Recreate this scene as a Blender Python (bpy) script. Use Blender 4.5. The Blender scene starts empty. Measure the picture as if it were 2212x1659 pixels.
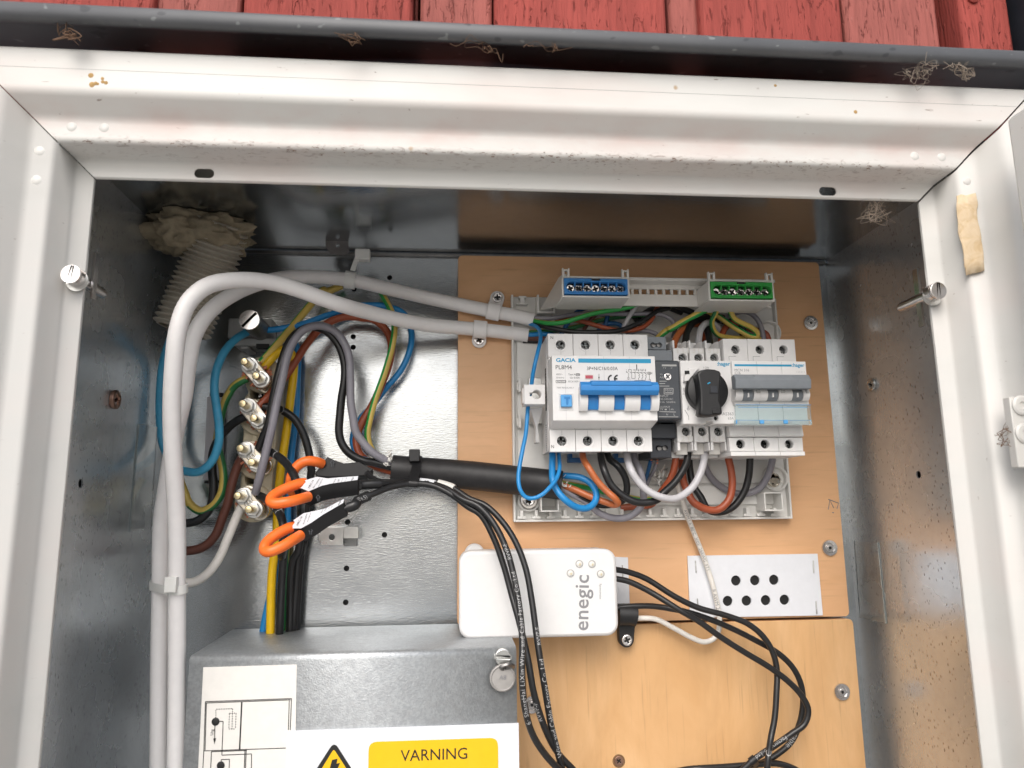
import bpy, bmesh, math, random
from mathutils import Vector, Matrix
random.seed(7)
S = bpy.context.scene
COL = S.collection
R_ = math.radians

# ------------------------------------------------------------------ camera
CAM = Vector((-0.0066019, -0.54334715, -0.19795945))
PITCH, YAW, ROLL, FPX = R_(9.88571644), R_(5.05761692), R_(0.62282877), 1556.3727
_f = Vector((math.sin(YAW)*math.cos(PITCH), math.cos(YAW)*math.cos(PITCH), math.sin(PITCH)))
_r0 = Vector((math.cos(YAW), -math.sin(YAW), 0)); _d0 = _f.cross(_r0)
_r = math.cos(ROLL)*_r0 + math.sin(ROLL)*_d0
_d = -math.sin(ROLL)*_r0 + math.cos(ROLL)*_d0
cd = bpy.data.cameras.new('camera'); cam = bpy.data.objects.new('camera', cd); COL.objects.link(cam)
cam.matrix_world = Matrix(((_r.x, -_d.x, -_f.x, CAM.x), (_r.y, -_d.y, -_f.y, CAM.y), (_r.z, -_d.z, -_f.z, CAM.z), (0, 0, 0, 1)))
cd.sensor_width = 36; cd.lens = 36*FPX/2212; cd.clip_start = .01; cd.clip_end = 3000
cd.dof.use_dof = True; cd.dof.focus_distance = .50; cd.dof.aperture_fstop = 11
S.camera = cam

# ------------------------------------------------------------------ world, sun, exposure
SUN_EL, SUN_AZ = R_(42), R_(196)          # high in front of the cabinet, overcast
w = bpy.data.worlds.new('World'); S.world = w; w.use_nodes = True
nt = w.node_tree; nt.nodes.clear()
sky = nt.nodes.new('ShaderNodeTexSky'); sky.sky_type = 'NISHITA'; sky.sun_disc = False
sky.sun_elevation = SUN_EL; sky.sun_rotation = SUN_AZ
sky.air_density = 1.0; sky.dust_density = 4.0; sky.ozone_density = 1.0
hs = nt.nodes.new('ShaderNodeHueSaturation'); hs.inputs['Saturation'].default_value = .50
bg = nt.nodes.new('ShaderNodeBackground'); bg.inputs['Strength'].default_value = .15
wo = nt.nodes.new('ShaderNodeOutputWorld')
nt.links.new(sky.outputs[0], hs.inputs['Color']); nt.links.new(hs.outputs[0], bg.inputs['Color']); nt.links.new(bg.outputs[0], wo.inputs['Surface'])
sd = bpy.data.lights.new('sun', 'SUN'); sd.energy = 1.0; sd.angle = R_(40); sd.color = (1, .97, .94)
sun = bpy.data.objects.new('sun', sd); COL.objects.link(sun)
_sv = Vector((math.sin(SUN_AZ)*math.cos(SUN_EL), math.cos(SUN_AZ)*math.cos(SUN_EL), math.sin(SUN_EL)))
sun.rotation_euler = _sv.to_track_quat('Z', 'Y').to_euler()
S.view_settings.view_transform = 'Standard'; S.view_settings.look = 'None'
S.view_settings.exposure = 0.40; S.view_settings.gamma = 1

# ------------------------------------------------------------------ helpers
K = 2212/4096
REG = dict(A=(0, 0, 1400), B=(1350, 0, 1400), C=(2696, 0, 1400), D=(0, 1000, 1400), E=(1350, 1000, 1400), F=(2696, 1000, 1400),
           G=(0, 2022, 1400), H=(1350, 2022, 1400), I=(2696, 2022, 1400), J=(2000, 1050, 700), K=(2600, 1050, 700),
           L=(2000, 1500, 700), M=(2600, 1500, 700), N=(800, 1150, 700), O=(800, 1700, 700), Z=(0, 0, 4096))

def ray(px, py):
    return (px-1106)/FPX*_r + (py-829.5)/FPX*_d + _f
def at(px, py, Y):
    """point of the plane y=Y (metres, 0 = face of the plywood) seen along a surveyed direction"""
    v = ray(px, py); t = (Y-CAM.y)/v.y
    return CAM + t*v
def atx(px, py, X):
    v = ray(px, py); return CAM + (X-CAM.x)/v.x*v
def dp(r, x, y):
    o = REG[r]; s = o[2]/2212
    return (o[0]+x*s)*K, (o[1]+y*s)*K
def P(r, x, y, Y): return at(*dp(r, x, y), Y)
def PX(r, x, y, X): return atx(*dp(r, x, y), X)
def rect(r, x0, y0, x1, y1, Y):
    a = P(r, x0, (y0+y1)/2, Y); b = P(r, x1, (y0+y1)/2, Y); c = P(r, (x0+x1)/2, y0, Y); d = P(r, (x0+x1)/2, y1, Y)
    return a.x, b.x, d.z, c.z        # x0,x1,z0,z1

class MB:
    def __init__(s): s.v = []; s.f = []; s.m = []
    def add(s, vs, fs, m=0):
        o = len(s.v); s.v += [tuple(v) for v in vs]; s.f += [tuple(i+o for i in f) for f in fs]; s.m += [m]*len(fs); return s
    def box(s, x0, x1, y0, y1, z0, z1, m=0):
        vs = [(x, y, z) for x in (x0, x1) for y in (y0, y1) for z in (z0, z1)]
        return s.add(vs, [(0, 1, 3, 2), (4, 6, 7, 5), (0, 4, 5, 1), (2, 3, 7, 6), (0, 2, 6, 4), (1, 5, 7, 3)], m)
    def obox(s, c, ax, ay, az, m=0):   # oriented box by half axes
        c = Vector(c); vs = [c+i*ax+j*ay+k*az for i in (-1, 1) for j in (-1, 1) for k in (-1, 1)]
        return s.add(vs, [(0, 1, 3, 2), (4, 6, 7, 5), (0, 4, 5, 1), (2, 3, 7, 6), (0, 2, 6, 4), (1, 5, 7, 3)], m)
    def prism(s, pts, vec, m=0):       # polygon pts swept by vec
        n = len(pts); pts = [Vector(p) for p in pts]; vec = Vector(vec)
        vs = pts+[p+vec for p in pts]
        return s.add(vs, [tuple(range(n-1, -1, -1)), tuple(range(n, 2*n))]+[(i, (i+1) % n, n+(i+1) % n, n+i) for i in range(n)], m)
    def px(s, yz, x0, x1, m=0):        # profile in y,z swept along x
        return s.prism([(x0, y, z) for y, z in yz], (x1-x0, 0, 0), m)
    def cyl(s, a, b, r, n=20, r2=None, m=0, cap=True):
        a = Vector(a); b = Vector(b); r2 = r if r2 is None else r2; t = (b-a).normalized()
        u = t.orthogonal().normalized(); v = t.cross(u)
        vs = [a+r*(math.cos(6.2832*i/n)*u+math.sin(6.2832*i/n)*v) for i in range(n)]+[b+r2*(math.cos(6.2832*i/n)*u+math.sin(6.2832*i/n)*v) for i in range(n)]
        fs = [(i, (i+1) % n, n+(i+1) % n, n+i) for i in range(n)]
        if cap: fs += [tuple(range(n-1, -1, -1)), tuple(range(n, 2*n))]
        return s.add(vs, fs, m)
    def lathe(s, c, ax, prof, n=24, m=0):   # prof: (radius, height along ax)
        c = Vector(c); t = Vector(ax).normalized(); u = t.orthogonal().normalized(); v = t.cross(u); vs = []; fs = []
        for r, h in prof:
            vs += [c+h*t+r*(math.cos(6.28319*i/n)*u+math.sin(6.28319*i/n)*v) for i in range(n)]
        for k in range(len(prof)-1):
            fs += [(k*n+i, k*n+(i+1) % n, (k+1)*n+(i+1) % n, (k+1)*n+i) for i in range(n)]
        fs.append(tuple(range((len(prof)-1)*n, len(prof)*n)))
        return s.add(vs, fs, m)
    def mesh(s, me, M=None, m=0):
        vs = [(M @ v.co) if M else v.co for v in me.vertices]
        return s.add(vs, [tuple(p.vertices) for p in me.polygons], m)
    def make(s, name):
        me = bpy.data.meshes.new(name); me.from_pydata(s.v, [], s.f)
        for p, m in zip(me.polygons, s.m): p.material_index = m
        bm = bmesh.new(); bm.from_mesh(me); bmesh.ops.recalc_face_normals(bm, faces=bm.faces); bm.to_mesh(me); bm.free()
        return me

WM = {}
def thing(name, label, cat, loc=(0, 0, 0), group=None, M=None):
    o = bpy.data.objects.new(name, None); COL.objects.link(o); o.empty_display_size = .01
    M = M or Matrix.Translation(Vector(loc)); o.matrix_world = M; WM[o.name] = M
    o['label'] = label; o['category'] = cat
    if group: o['group'] = group
    return o
def tag(o, label, cat, group=None):
    o['label'] = label; o['category'] = cat
    if group: o['group'] = group
    return o
def part(name, mb, mats, parent=None, local=False, bev=0, seg=2, smooth=35, label=None, M=None, solid=0):
    me = mb if isinstance(mb, bpy.types.Mesh) else mb.make(name)
    if not isinstance(mats, (list, tuple)): mats = [mats]
    if len(me.materials) == 0:
        for m in mats: me.materials.append(m)
        for p in me.polygons: p.use_smooth = True
        me.set_sharp_from_angle(angle=R_(smooth))
    o = bpy.data.objects.new(name, me); COL.objects.link(o)
    if parent is not None:
        o.parent = parent
        PM = WM.get(parent.name, Matrix.Identity(4))
        if not local: o.matrix_parent_inverse = PM.inverted()
        WM[o.name] = (PM @ M if M else PM) if local else (M or Matrix.Identity(4))
    else: WM[o.name] = M or Matrix.Identity(4)
    if M: o.matrix_basis = M
    if solid:
        sm = o.modifiers.new('solid', 'SOLIDIFY'); sm.thickness = solid; sm.offset = -1
    if bev:
        b = o.modifiers.new('bevel', 'BEVEL'); b.width = bev; b.segments = seg; b.limit_method = 'ANGLE'; b.angle_limit = R_(40)
        b.harden_normals = False
    if label: o['label'] = label
    return o

def circle(cx, cy, r, n=20, ry=None): return [(cx+r*math.cos(6.28319*i/n), cy+(ry or r)*math.sin(6.28319*i/n)) for i in range(n)]
def rrect(x0, x1, y0, y1, r, n=5):
    o = []
    for cx, cy, a0 in ((x1-r, y1-r, 0), (x0+r, y1-r, 90), (x0+r, y0+r, 180), (x1-r, y0+r, 270)):
        o += [(cx+r*math.cos(R_(a0+90*i/n)), cy+r*math.sin(R_(a0+90*i/n))) for i in range(n+1)]
    return o
def cross(cx, cy, L, t, a=0):
    pts = [(t, t), (t, L), (-t, L), (-t, t), (-L, t), (-L, -t), (-t, -t), (-t, -L), (t, -L), (t, -t), (L, -t), (L, t)]
    c, s = math.cos(a), math.sin(a)
    return [(cx+c*x-s*y, cy+s*x+c*y) for x, y in pts]
def plate2d(outer, holes=(), depth=.001, bevel=0):
    """flat sheet with holes, local xy, thickness along +z"""
    cu = bpy.data.curves.new('sheet', 'CURVE'); cu.dimensions = '2D'; cu.fill_mode = 'BOTH'
    for loop in [outer]+list(holes):
        sp = cu.splines.new('POLY'); sp.points.add(len(loop)-1); sp.use_cyclic_u = True
        for p, (x, y) in zip(sp.points, loop): p.co = (x, y, 0, 1)
    cu.extrude = max(depth/2-bevel, 1e-5)
    if bevel: cu.bevel_depth = bevel; cu.bevel_resolution = 1; cu.offset = -bevel
    o = bpy.data.objects.new('sheet', cu)
    me = bpy.data.meshes.new_from_object(o)
    bpy.data.objects.remove(o); bpy.data.curves.remove(cu)
    for v in me.vertices: v.co.z += depth/2
    me.materials.clear()
    return me
def face_cam(Y):   # local (x,y,z) -> world (x, Y - z, y)
    return Matrix(((1, 0, 0, 0), (0, 0, -1, Y), (0, 1, 0, 0), (0, 0, 0, 1)))
def sheet(mb, outer, holes, yback, depth, bevel=0, m=0):
    me = plate2d(outer, holes, depth, bevel); mb.mesh(me, face_cam(yback), m); bpy.data.meshes.remove(me); return mb

def textmesh(s, bold=0, res=3, spacing=1, wrap=False):
    cu = bpy.data.curves.new('text', 'FONT'); cu.body = s; cu.size = 1; cu.resolution_u = res; cu.offset = 0 if any(ch in s for ch in 'MWVAN48') and bold < .03 else bold; cu.space_character = spacing
    o = bpy.data.objects.new('text', cu); me = bpy.data.meshes.new_from_object(o)
    bpy.data.objects.remove(o); bpy.data.curves.remove(cu); me.materials.clear()
    if wrap:      # fine enough to bend round a cable
        bm = bmesh.new(); bm.from_mesh(me); bmesh.ops.triangulate(bm, faces=bm.faces[:])
        for _ in range(3):
            e = [x for x in bm.edges if x.calc_length() > .16]
            if e: bmesh.ops.subdivide_edges(bm, edges=e, cuts=1); bmesh.ops.triangulate(bm, faces=[f for f in bm.faces if len(f.verts) > 3])
        bm.to_mesh(me); bm.free()
    return me
def words(s, a, b, mat, parent, Y=None, bold=0, sy=1, name='lettering', rise=.00012, spacing=1):
    """print s along the line a-b (world points on a plane facing -y)"""
    me = textmesh(s, bold, 3, spacing)
    if not me.vertices: return None
    x0 = min(v.co.x for v in me.vertices); x1 = max(v.co.x for v in me.vertices)
    U = (b-a); k = U.length/(x1-x0); U.normalize(); Nn = Vector((0, -1, 0)); V = -U.cross(Nn); V.normalize()
    if False: pass
    mb = MB(); vs = [a+(v.co.x-x0)*k*U+v.co.y*k*sy*V+rise*Nn for v in me.vertices]
    mb.add(vs, [tuple(p.vertices) for p in me.polygons]); bpy.data.meshes.remove(me)
    return part(name, mb, mat, parent)
def wat(s, r, x0, y0, x1, y1, Y, mat, parent, **k): return words(s, P(r, x0, y0, Y), P(r, x1, y1, Y), mat, parent, **k)

def smooth_path(pts, sub=7):
    pts = [Vector(p) for p in pts]
    if len(pts) < 3: return [pts[0].lerp(pts[-1], i/4) for i in range(5)]
    q = [2*pts[0]-pts[1]]+pts+[2*pts[-1]-pts[-2]]; out = []
    for i in range(1, len(q)-2):
        p0, p1, p2, p3 = q[i-1:i+3]
        d1 = max((p1-p0).length, 1e-6)**.5; d2 = max((p2-p1).length, 1e-6)**.5; d3 = max((p3-p2).length, 1e-6)**.5
        m1 = ((p1-p0)/d1-(p2-p0)/(d1+d2)+(p2-p1)/d2)*d2; m2 = ((p2-p1)/d2-(p3-p1)/(d2+d3)+(p3-p2)/d3)*d2
        for j in range(sub):
            t = j/sub; t2 = t*t; t3 = t2*t
            out.append((2*t3-3*t2+1)*p1+(t3-2*t2+t)*m1+(-2*t3+3*t2)*p2+(t3-t2)*m2)
    out.append(pts[-1]); return out
def frames(path):
    T = [((path[min(i+1, len(path)-1)]-path[max(i-1, 0)]).normalized()) for i in range(len(path))]
    u = Vector((0, -1, 0)); u = (u-u.dot(T[0])*T[0])
    if u.length < 1e-3: u = T[0].orthogonal()
    u.normalize(); F = []
    for t in T:
        u = (u-u.dot(t)*t).normalized(); F.append((t, u, t.cross(u)))
    return F
def tube(mb, path, r, n=12, rf=None, stripe=None, m=0, cap=True):
    F = frames(path); vs = []; s = 0; ph = []
    for i, p in enumerate(path):
        if i: s += (p-path[i-1]).length
        rr = rf(i, s) if rf else r; t, u, v = F[i]
        vs += [p+rr*(math.cos(6.28319*k/n)*u+math.sin(6.28319*k/n)*v) for k in range(n)]; ph.append(s)
    o = len(mb.v); mb.v += [tuple(x) for x in vs]
    for i in range(len(path)-1):
        for k in range(n):
            mb.f.append((o+i*n+k, o+i*n+(k+1) % n, o+(i+1)*n+(k+1) % n, o+(i+1)*n+k))
            if stripe is None: mb.m.append(m)
            else: mb.m.append(1 if ((k+.5)/n+stripe[0]+stripe[1]*ph[i]) % 1 < stripe[2] else 0)
    if cap:
        mb.f.append(tuple(o+k for k in range(n-1, -1, -1))); mb.m.append(m)
        mb.f.append(tuple(o+(len(path)-1)*n+k for k in range(n))); mb.m.append(m)
    return mb
def wire_pts(spec):
    """spec: list of (region, x, y, Y) ; Y in mm in front of (-) the plywood, None = interpolate"""
    ys = [p[3] if len(p) > 3 else None for p in spec]
    idx = [i for i, y in enumerate(ys) if y is not None]
    out = []
    for i, p in enumerate(spec):
        y = ys[i]
        if y is None:
            a = max([j for j in idx if j < i], default=idx[0]); b = min([j for j in idx if j > i], default=idx[-1])
            y = ys[a] if a == b else ys[a]+(ys[b]-ys[a])*(i-a)/(b-a)
        out.append(P(p[0], p[1], p[2], y/1000))
    return out
def wire(name, label, spec, r, mat, cat='wire', group=None, stripe=None, n=12, parent=None, text=None):
    path = smooth_path(wire_pts(spec)); mb = MB(); tube(mb, path, r, n, stripe=stripe)
    o = part(name, mb, mat, parent, smooth=60)
    if parent is None: tag(o, label, cat, group)
    o_path[o.name] = (path, r)
    return o
o_path = {}
def print_on(o, s, s0, size, mat, flip=False, ang=0, bold=.01, spacing=1.0):
    """lettering wrapped on the round of a cable, starting s0 metres along it"""
    path, r = o_path[o.name]; F = frames(path)
    L = [0]
    for i in range(1, len(path)): L.append(L[-1]+(path[i]-path[i-1]).length)
    me = textmesh(s, 0, 2, spacing, True); mb = MB(); vs = []
    xs = [v.co.x for v in me.vertices]; w_ = max(xs)
    for v in me.vertices:
        x = v.co.x*size; y = (v.co.y-.35)*size
        if flip: x = w_*size-x; y = -y
        q = min(max(s0+x, 0), L[-1]-1e-6)
        i = max(j for j in range(len(L)) if L[j] <= q); i = min(i, len(path)-2)
        f = (q-L[i])/max(L[i+1]-L[i], 1e-9); p = path[i].lerp(path[i+1], f); t, u0, v0 = F[i]
        t = F[i][0].lerp(F[i+1][0], f).normalized()
        c = (CAM-p); c = (c-c.dot(t)*t).normalized(); b = t.cross(c)
        a = -y/r+ang
        vs.append(p+(r+.00012)*(math.cos(a)*c+math.sin(a)*b))
    mb.add(vs, [tuple(p.vertices) for p in me.polygons]); bpy.data.meshes.remove(me)
    return part('lettering', mb, mat, o)

# ------------------------------------------------------------------ materials
MATS = {}
class NG:
    def __init__(s, name):
        s.m = bpy.data.materials.new(name); s.m.use_nodes = True; s.t = s.m.node_tree; s.b = s.t.nodes['Principled BSDF']
        tc = s.t.nodes.new('ShaderNodeTexCoord'); s.co = tc.outputs['Object']
    def n(s, typ, **k):
        x = s.t.nodes.new(typ)
        for a, b in k.items(): setattr(x, a, b)
        return x
    def l(s, a, b): s.t.links.new(a, b)
    def noise(s, scale, detail=3, stretch=(1, 1, 1), rough=.55, dist=0):
        mp = s.n('ShaderNodeMapping'); mp.inputs['Scale'].default_value = stretch; s.l(s.co, mp.inputs[0])
        x = s.n('ShaderNodeTexNoise'); x.inputs['Scale'].default_value = scale; x.inputs['Detail'].default_value = detail
        x.inputs['Roughness'].default_value = rough; x.inputs['Distortion'].default_value = dist
        s.l(mp.outputs[0], x.inputs['Vector']); return x.outputs['Fac']
    def ramp(s, fac, stops):
        x = s.n('ShaderNodeValToRGB'); e = x.color_ramp.elements
        while len(e) < len(stops): e.new(.5)
        for i, (p, c) in enumerate(stops):
            e[i].position = p; e[i].color = (c if isinstance(c, tuple) else (c, c, c))+((1,) if not isinstance(c, tuple) or len(c) == 3 else ())
        s.l(fac, x.inputs[0]); return x.outputs[0]
    def mix(s, fac, a, b, mode='MIX'):
        x = s.n('ShaderNodeMix', data_type='RGBA', blend_type=mode)
        for sock, v in ((x.inputs[0], fac), (x.inputs[6], a), (x.inputs[7], b)):
            if hasattr(v, 'node'): s.l(v, sock)
            elif isinstance(v, tuple): sock.default_value = v+(1,)
            else: sock.default_value = v
        return x.outputs[2]
    def math(s, op, a, b=0.0):
        x = s.n('ShaderNodeMath', operation=op)
        for sock, v in ((x.inputs[0], a), (x.inputs[1], b)):
            if hasattr(v, 'node'): s.l(v, sock)
            else: sock.default_value = v
        return x.outputs[0]
    def bump(s, h, strength=.2, dist=.0005):
        x = s.n('ShaderNodeBump'); x.inputs['Strength'].default_value = strength; x.inputs['Distance'].default_value = dist
        s.l(h, x.inputs['Height']); s.l(x.outputs[0], s.b.inputs['Normal'])
    def set(s, **k):
        for a, v in k.items():
            sock = s.b.inputs[a.replace('_', ' ')]
            if hasattr(v, 'node'): s.l(v, sock)
            elif isinstance(v, tuple): sock.default_value = v+(1,)
            else: sock.default_value = v
        return s
def plain(name, c, rough=.4, metal=0., var=.06, bump=.0, spec=.5, scale=180):
    g = NG(name); nz = g.noise(scale, 3)
    col = g.ramp(nz, [(.3, tuple(x*(1-var) for x in c)), (.7, tuple(min(1, x*(1+var)) for x in c))])
    big = g.noise(14, 3); col = g.mix(g.ramp(big, [(.35, .0), (.75, var*2)]), col, tuple(x*.72 for x in c))
    g.set(Base_Color=col, Metallic=metal, Specular_IOR_Level=spec)
    g.l(g.ramp(g.noise(60, 2), [(.3, max(rough-.06, .03)), (.7, min(rough+.08, 1))]), g.b.inputs['Roughness'])
    if bump: g.bump(nz, bump, .0003)
    return g.m

def galv(name, stretch, base=.56, rough=.26, pit=False, bstr=.35, dist=.0004, sc=420, metal=1., spang=.25):
    g = NG(name)
    h = g.noise(sc, 2, stretch, .5, .6); big = g.noise(9, 4); sp = g.noise(170, 2)
    c = g.ramp(big, [(.25, (base*.85, base*.90, base*.925)), (.75, (base*1.03, base*1.06, base*1.08))])
    c = g.mix(g.ramp(sp, [(.42, 0.), (.66, spang)]), c, (base*.78, base*.80, base*.82))
    if spang > .3: c = g.mix(g.ramp(g.noise(650, 3), [(.42, .0), (.62, .45)]), c, (base*.62, base*.66, base*.70))
    if pit:
        mp = g.n('ShaderNodeMapping'); mp.inputs['Scale'].default_value = pit; mp.inputs['Rotation'].default_value = (.5, 0, 0); g.l(g.co, mp.inputs[0])
        vn = g.n('ShaderNodeTexVoronoi'); vn.inputs['Scale'].default_value = 480; g.l(mp.outputs[0], vn.inputs['Vector'])
        pm = g.ramp(g.math('ADD', vn.outputs['Distance'], g.math('MULTIPLY', g.noise(90, 3), .45)), [(.34, .85), (.42, 0.)])
        c = g.mix(pm, c, (.20, .21, .22)); hh = g.math('SUBTRACT', h, g.math('MULTIPLY', pm, .5)); g.bump(hh, bstr, dist)
    else: g.bump(h, bstr, dist)
    g.set(Base_Color=c, Metallic=metal)
    g.l(g.ramp(g.noise(25, 3), [(.3, rough-.05), (.7, rough+.08)]), g.b.inputs['Roughness'])
    return g.m

M_ = dict(
    galv_back=galv('galvanised_back', (.22, 1, 1), .56, .17, bstr=.30, sc=1000, dist=.0003, metal=.9, spang=.12),
    galv_side=galv('galvanised_side', (1, 1, .6), .66, .24, pit=(1, .9, .42), bstr=.25, sc=800, dist=.00025, metal=.72),
    galv_top=galv('galvanised_ceiling', (.5, 1, 1), .46, .14, bstr=.22, sc=800, dist=.0002, metal=.95),
    galv_box=galv('galvanised_cover', (1, 1, 1), .64, .50, bstr=.6, sc=900, metal=.75, spang=.6),
    zinc=plain('zinc_plate', (.62, .62, .60), .3, 1., .08, .15),
    steel=plain('bright_steel', (.74, .71, .69), .22, 1., .06, .1),
    dark_steel=plain('dark_steel', (.13, .135, .135), .28, 1., .15, .25),
    dull=plain('dull_steel', (.30, .29, .28), .38, 1., .15, .25),
    bracket=plain('dull_bracket', (.20, .185, .18), .5, .5, .15, .3),
    lead=plain('lead', (.36, .345, .33), .55, .25, .1, .3),
    nickel=plain('nickel_plated_brass', (.72, .66, .56), .25, 1., .08, .15),
    brass=plain('brass', (.74, .62, .38), .25, 1., .08, .1),
    copper=plain('copper', (.78, .30, .18), .4, .6, .2, .3),
    copper_screw=plain('coppered_screw', (.40, .24, .18), .35, 1., .2, .3),
    white=plain('white_plastic', (.76, .75, .74), .38, 0, .02, .06),
    offwhite=plain('off_white_plastic', (.71, .69, .65), .42, 0, .03, .06),
    device=plain('device_white', (.74, .735, .73), .42, 0, .015, .05),
    cable_white=plain('white_sheath', (.81, .79, .78), .40, 0, .02, .1),
    tie=plain('clear_white_tie', (.75, .75, .72), .35, 0, .03),
    beige=plain('beige_plastic', (.60, .53, .38), .42, 0, .05, .1),
    lgrey=plain('light_grey_plastic', (.42, .42, .41), .45, 0, .05, .1),
    grey=plain('grey_plastic', (.20, .22, .24), .42, 0, .05, .1),
    dgrey=plain('dark_grey_plastic', (.055, .062, .072), .45, 0, .08, .2),
    dgrey2=plain('darker_grey_plastic', (.020, .023, .030), .45, 0, .08, .2),
    black=plain('black_plastic', (.012, .012, .013), .42, 0, .1, .15),
    black_w=plain('black_insulation', (.015, .015, .016), .34, 0, .15, .05),
    sheath=plain('black_sheath', (.018, .017, .018), .5, 0, .3, .3),
    blue_w=plain('blue_insulation', (.015, .235, .56), .36, 0, .06),
    lblue_w=plain('light_blue_insulation', (.06, .36, .58), .38, 0, .08),
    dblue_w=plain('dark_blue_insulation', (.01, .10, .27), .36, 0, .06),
    brown_w=plain('red_brown_insulation', (.34, .075, .030), .38, 0, .06),
    orange_w=plain('orange_brown_insulation', (.47, .13, .04), .36, 0, .06),
    dbrown_w=plain('dark_brown_insulation', (.13, .045, .03), .42, 0, .08),
    grey_w=plain('grey_insulation', (.25, .24, .27), .38, 0, .05),
    lgrey_w=plain('light_grey_insulation', (.52, .51, .53), .36, 0, .04),
    white_w=plain('white_insulation', (.74, .71, .66), .4, 0, .05),
    green_w=plain('green_insulation', (.03, .34, .07), .38, 0, .06),
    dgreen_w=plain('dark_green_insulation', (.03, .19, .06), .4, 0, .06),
    yellow_w=plain('yellow_insulation', (.62, .45, .10), .38, 0, .06),
    yellowb_w=plain('bright_yellow_insulation', (.78, .48, .005), .35, 0, .04),
    orange=plain('orange_plastic', (.88, .17, .025), .4, 0, .05),
    blue=plain('blue_plastic', (.03, .22, .56), .36, 0, .04),
    sblue=plain('sky_blue_button', (.09, .35, .70), .4, 0, .03),
    green=plain('green_plastic', (.03, .36, .06), .38, 0, .05),
    red=plain('red_flag', (.50, .08, .11), .4),
    sign=plain('sign_white', (.72, .735, .77), .4, 0, .02),
    yellow=plain('sign_yellow', (.84, .48, .005), .42, 0, .02),
    paper=plain('paper', (.76, .74, .70), .55, 0, .03, .1),
    ink=plain('black_ink', (.012, .012, .012), .5, 0, .0),
    inkg=plain('grey_ink', (.20, .20, .21), .5, 0, .0),
    inkb=plain('blue_ink', (.012, .30, .52), .45, 0, .0),
    inkw=plain('white_print', (.36, .36, .36), .5, 0, .0),
    inkd=plain('faint_print', (.24, .24, .25), .5, 0, .0),
    hole=plain('dark_recess', (.006, .006, .006), .6, 0, .0),
    tray=plain('tray_plastic', (.72, .71, .68), .4, 0, .02, .05),
    foam=plain('old_foam', (.30, .25, .17), .95, 0, .3, 1., scale=160),
    conduit=plain('conduit_plastic', (.45, .41, .34), .5, 0, .06, .1),
    rust=plain('rust', (.50, .32, .13), .9, 0, .4, .3),
    web=plain('cobweb', (.27, .22, .175), .9, 0, .2),
    dry=plain('dry_plant', (.15, .085, .05), .9, 0, .3),
)
g = NG('white_plastic_tube_clear'); g.set(Base_Color=(.86, .96, .97), Roughness=.08, Transmission_Weight=.9, IOR=1.35, Alpha=1.); M_['clear'] = g.m
g = NG('clear_acrylic'); g.set(Base_Color=(.95, .96, .95), Roughness=.03, Transmission_Weight=1., IOR=1.2); M_['acrylic'] = g.m

# white painted frame with grime
def paint(name, grime):
    g = NG(name); sp = g.noise(240, 3, (.5, 1, 1.6), .6, .4); big = g.noise(16, 4, (.6, 1, 2.)); fine = g.noise(900, 2)
    c = g.ramp(big, [(.3, (.60, .59, .56)), (.7, (.67, .66, .63))])
    c = g.mix(g.ramp(big, [(.46, 0.), (.72, .42*grime)]), c, (.55, .44, .40))
    c = g.mix(g.ramp(sp, [(.70, 0.), (.76, .75*min(1, grime))]), c, (.16, .10, .075))
    spots = g.noise(85, 1, (1, 1, 1), .4); c = g.mix(g.ramp(spots, [(.80, 0.), (.83, .8)]), c, (.40, .26, .12))
    if grime > 1:      # settled dirt along the lower bead of the top rail
        geo = g.n('ShaderNodeSeparateXYZ'); g.l(g.co, geo.inputs[0])
        bz = g.ramp(g.math('ABSOLUTE', g.math('SUBTRACT', geo.outputs[2], -.0066)), [(.0, 1.), (.0013, 0.)])
        fl = g.noise(330, 4, (.45, 1, 1.5), .7, 1.2)
        c = g.mix(g.math('MULTIPLY', bz, g.ramp(fl, [(.54, 0.), (.66, .75)])), c, (.15, .09, .07))
        bz2 = g.ramp(g.math('ABSOLUTE', g.math('SUBTRACT', geo.outputs[2], .003)), [(.0, .55), (.012, 0.)])
        c = g.mix(g.math('MULTIPLY', bz2, g.ramp(g.noise(60, 5, (.5, 1, 1)), [(.4, .1), (.65, 1.)])), c, (.56, .40, .36))
    g.set(Base_Color=c, Specular_IOR_Level=.45)
    g.l(g.ramp(big, [(.3, .36), (.7, .5)]), g.b.inputs['Roughness']); g.bump(fine, .06, .0003)
    return g.m
M_['paint'] = paint('white_enamel', .55); M_['paint_top'] = paint('white_enamel_dirty', 1.15)
# plywood
def ply(name, vert, c0, c1, c2):
    g = NG(name); st = (1, 1, .12) if vert else (.12, 1, 1)
    a = g.noise(38, 5, (1, 1, .25) if vert else (.25, 1, 1), .6, 1.5); b = g.noise(11, 5, (1, 1, .3) if vert else (.3, 1, 1), .62, 2.5); f = g.noise(420, 2, (1, 1, .04) if vert else (.04, 1, 1))
    col = g.ramp(b, [(.30, c0), (.52, c1), (.74, c2)])
    col = g.mix(g.ramp(a, [(.45, 0.), (.75, .35)]), col, tuple(x*.78 for x in c0))
    pores = g.ramp(f, [(.60, 0.), (.74, .36)]); col = g.mix(pores, col, tuple(x*.6 for x in c0))
    dk = g.noise(60, 2, (1, 1, .15) if vert else (.3, 1, 1), .4); col = g.mix(g.ramp(dk, [(.79, 0.), (.84, .4)]), col, (.30, .15, .06))
    g.set(Base_Color=col, Roughness=.42, Specular_IOR_Level=.45); g.bump(f, .12, .0002)
    return g.m
M_['ply_a'] = ply('plywood_upper', False, (.66, .375, .19), (.71, .415, .22), (.75, .455, .25))
M_['ply_b'] = ply('plywood_lower', True, (.59, .335, .145), (.67, .405, .195), (.74, .48, .255))
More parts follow.
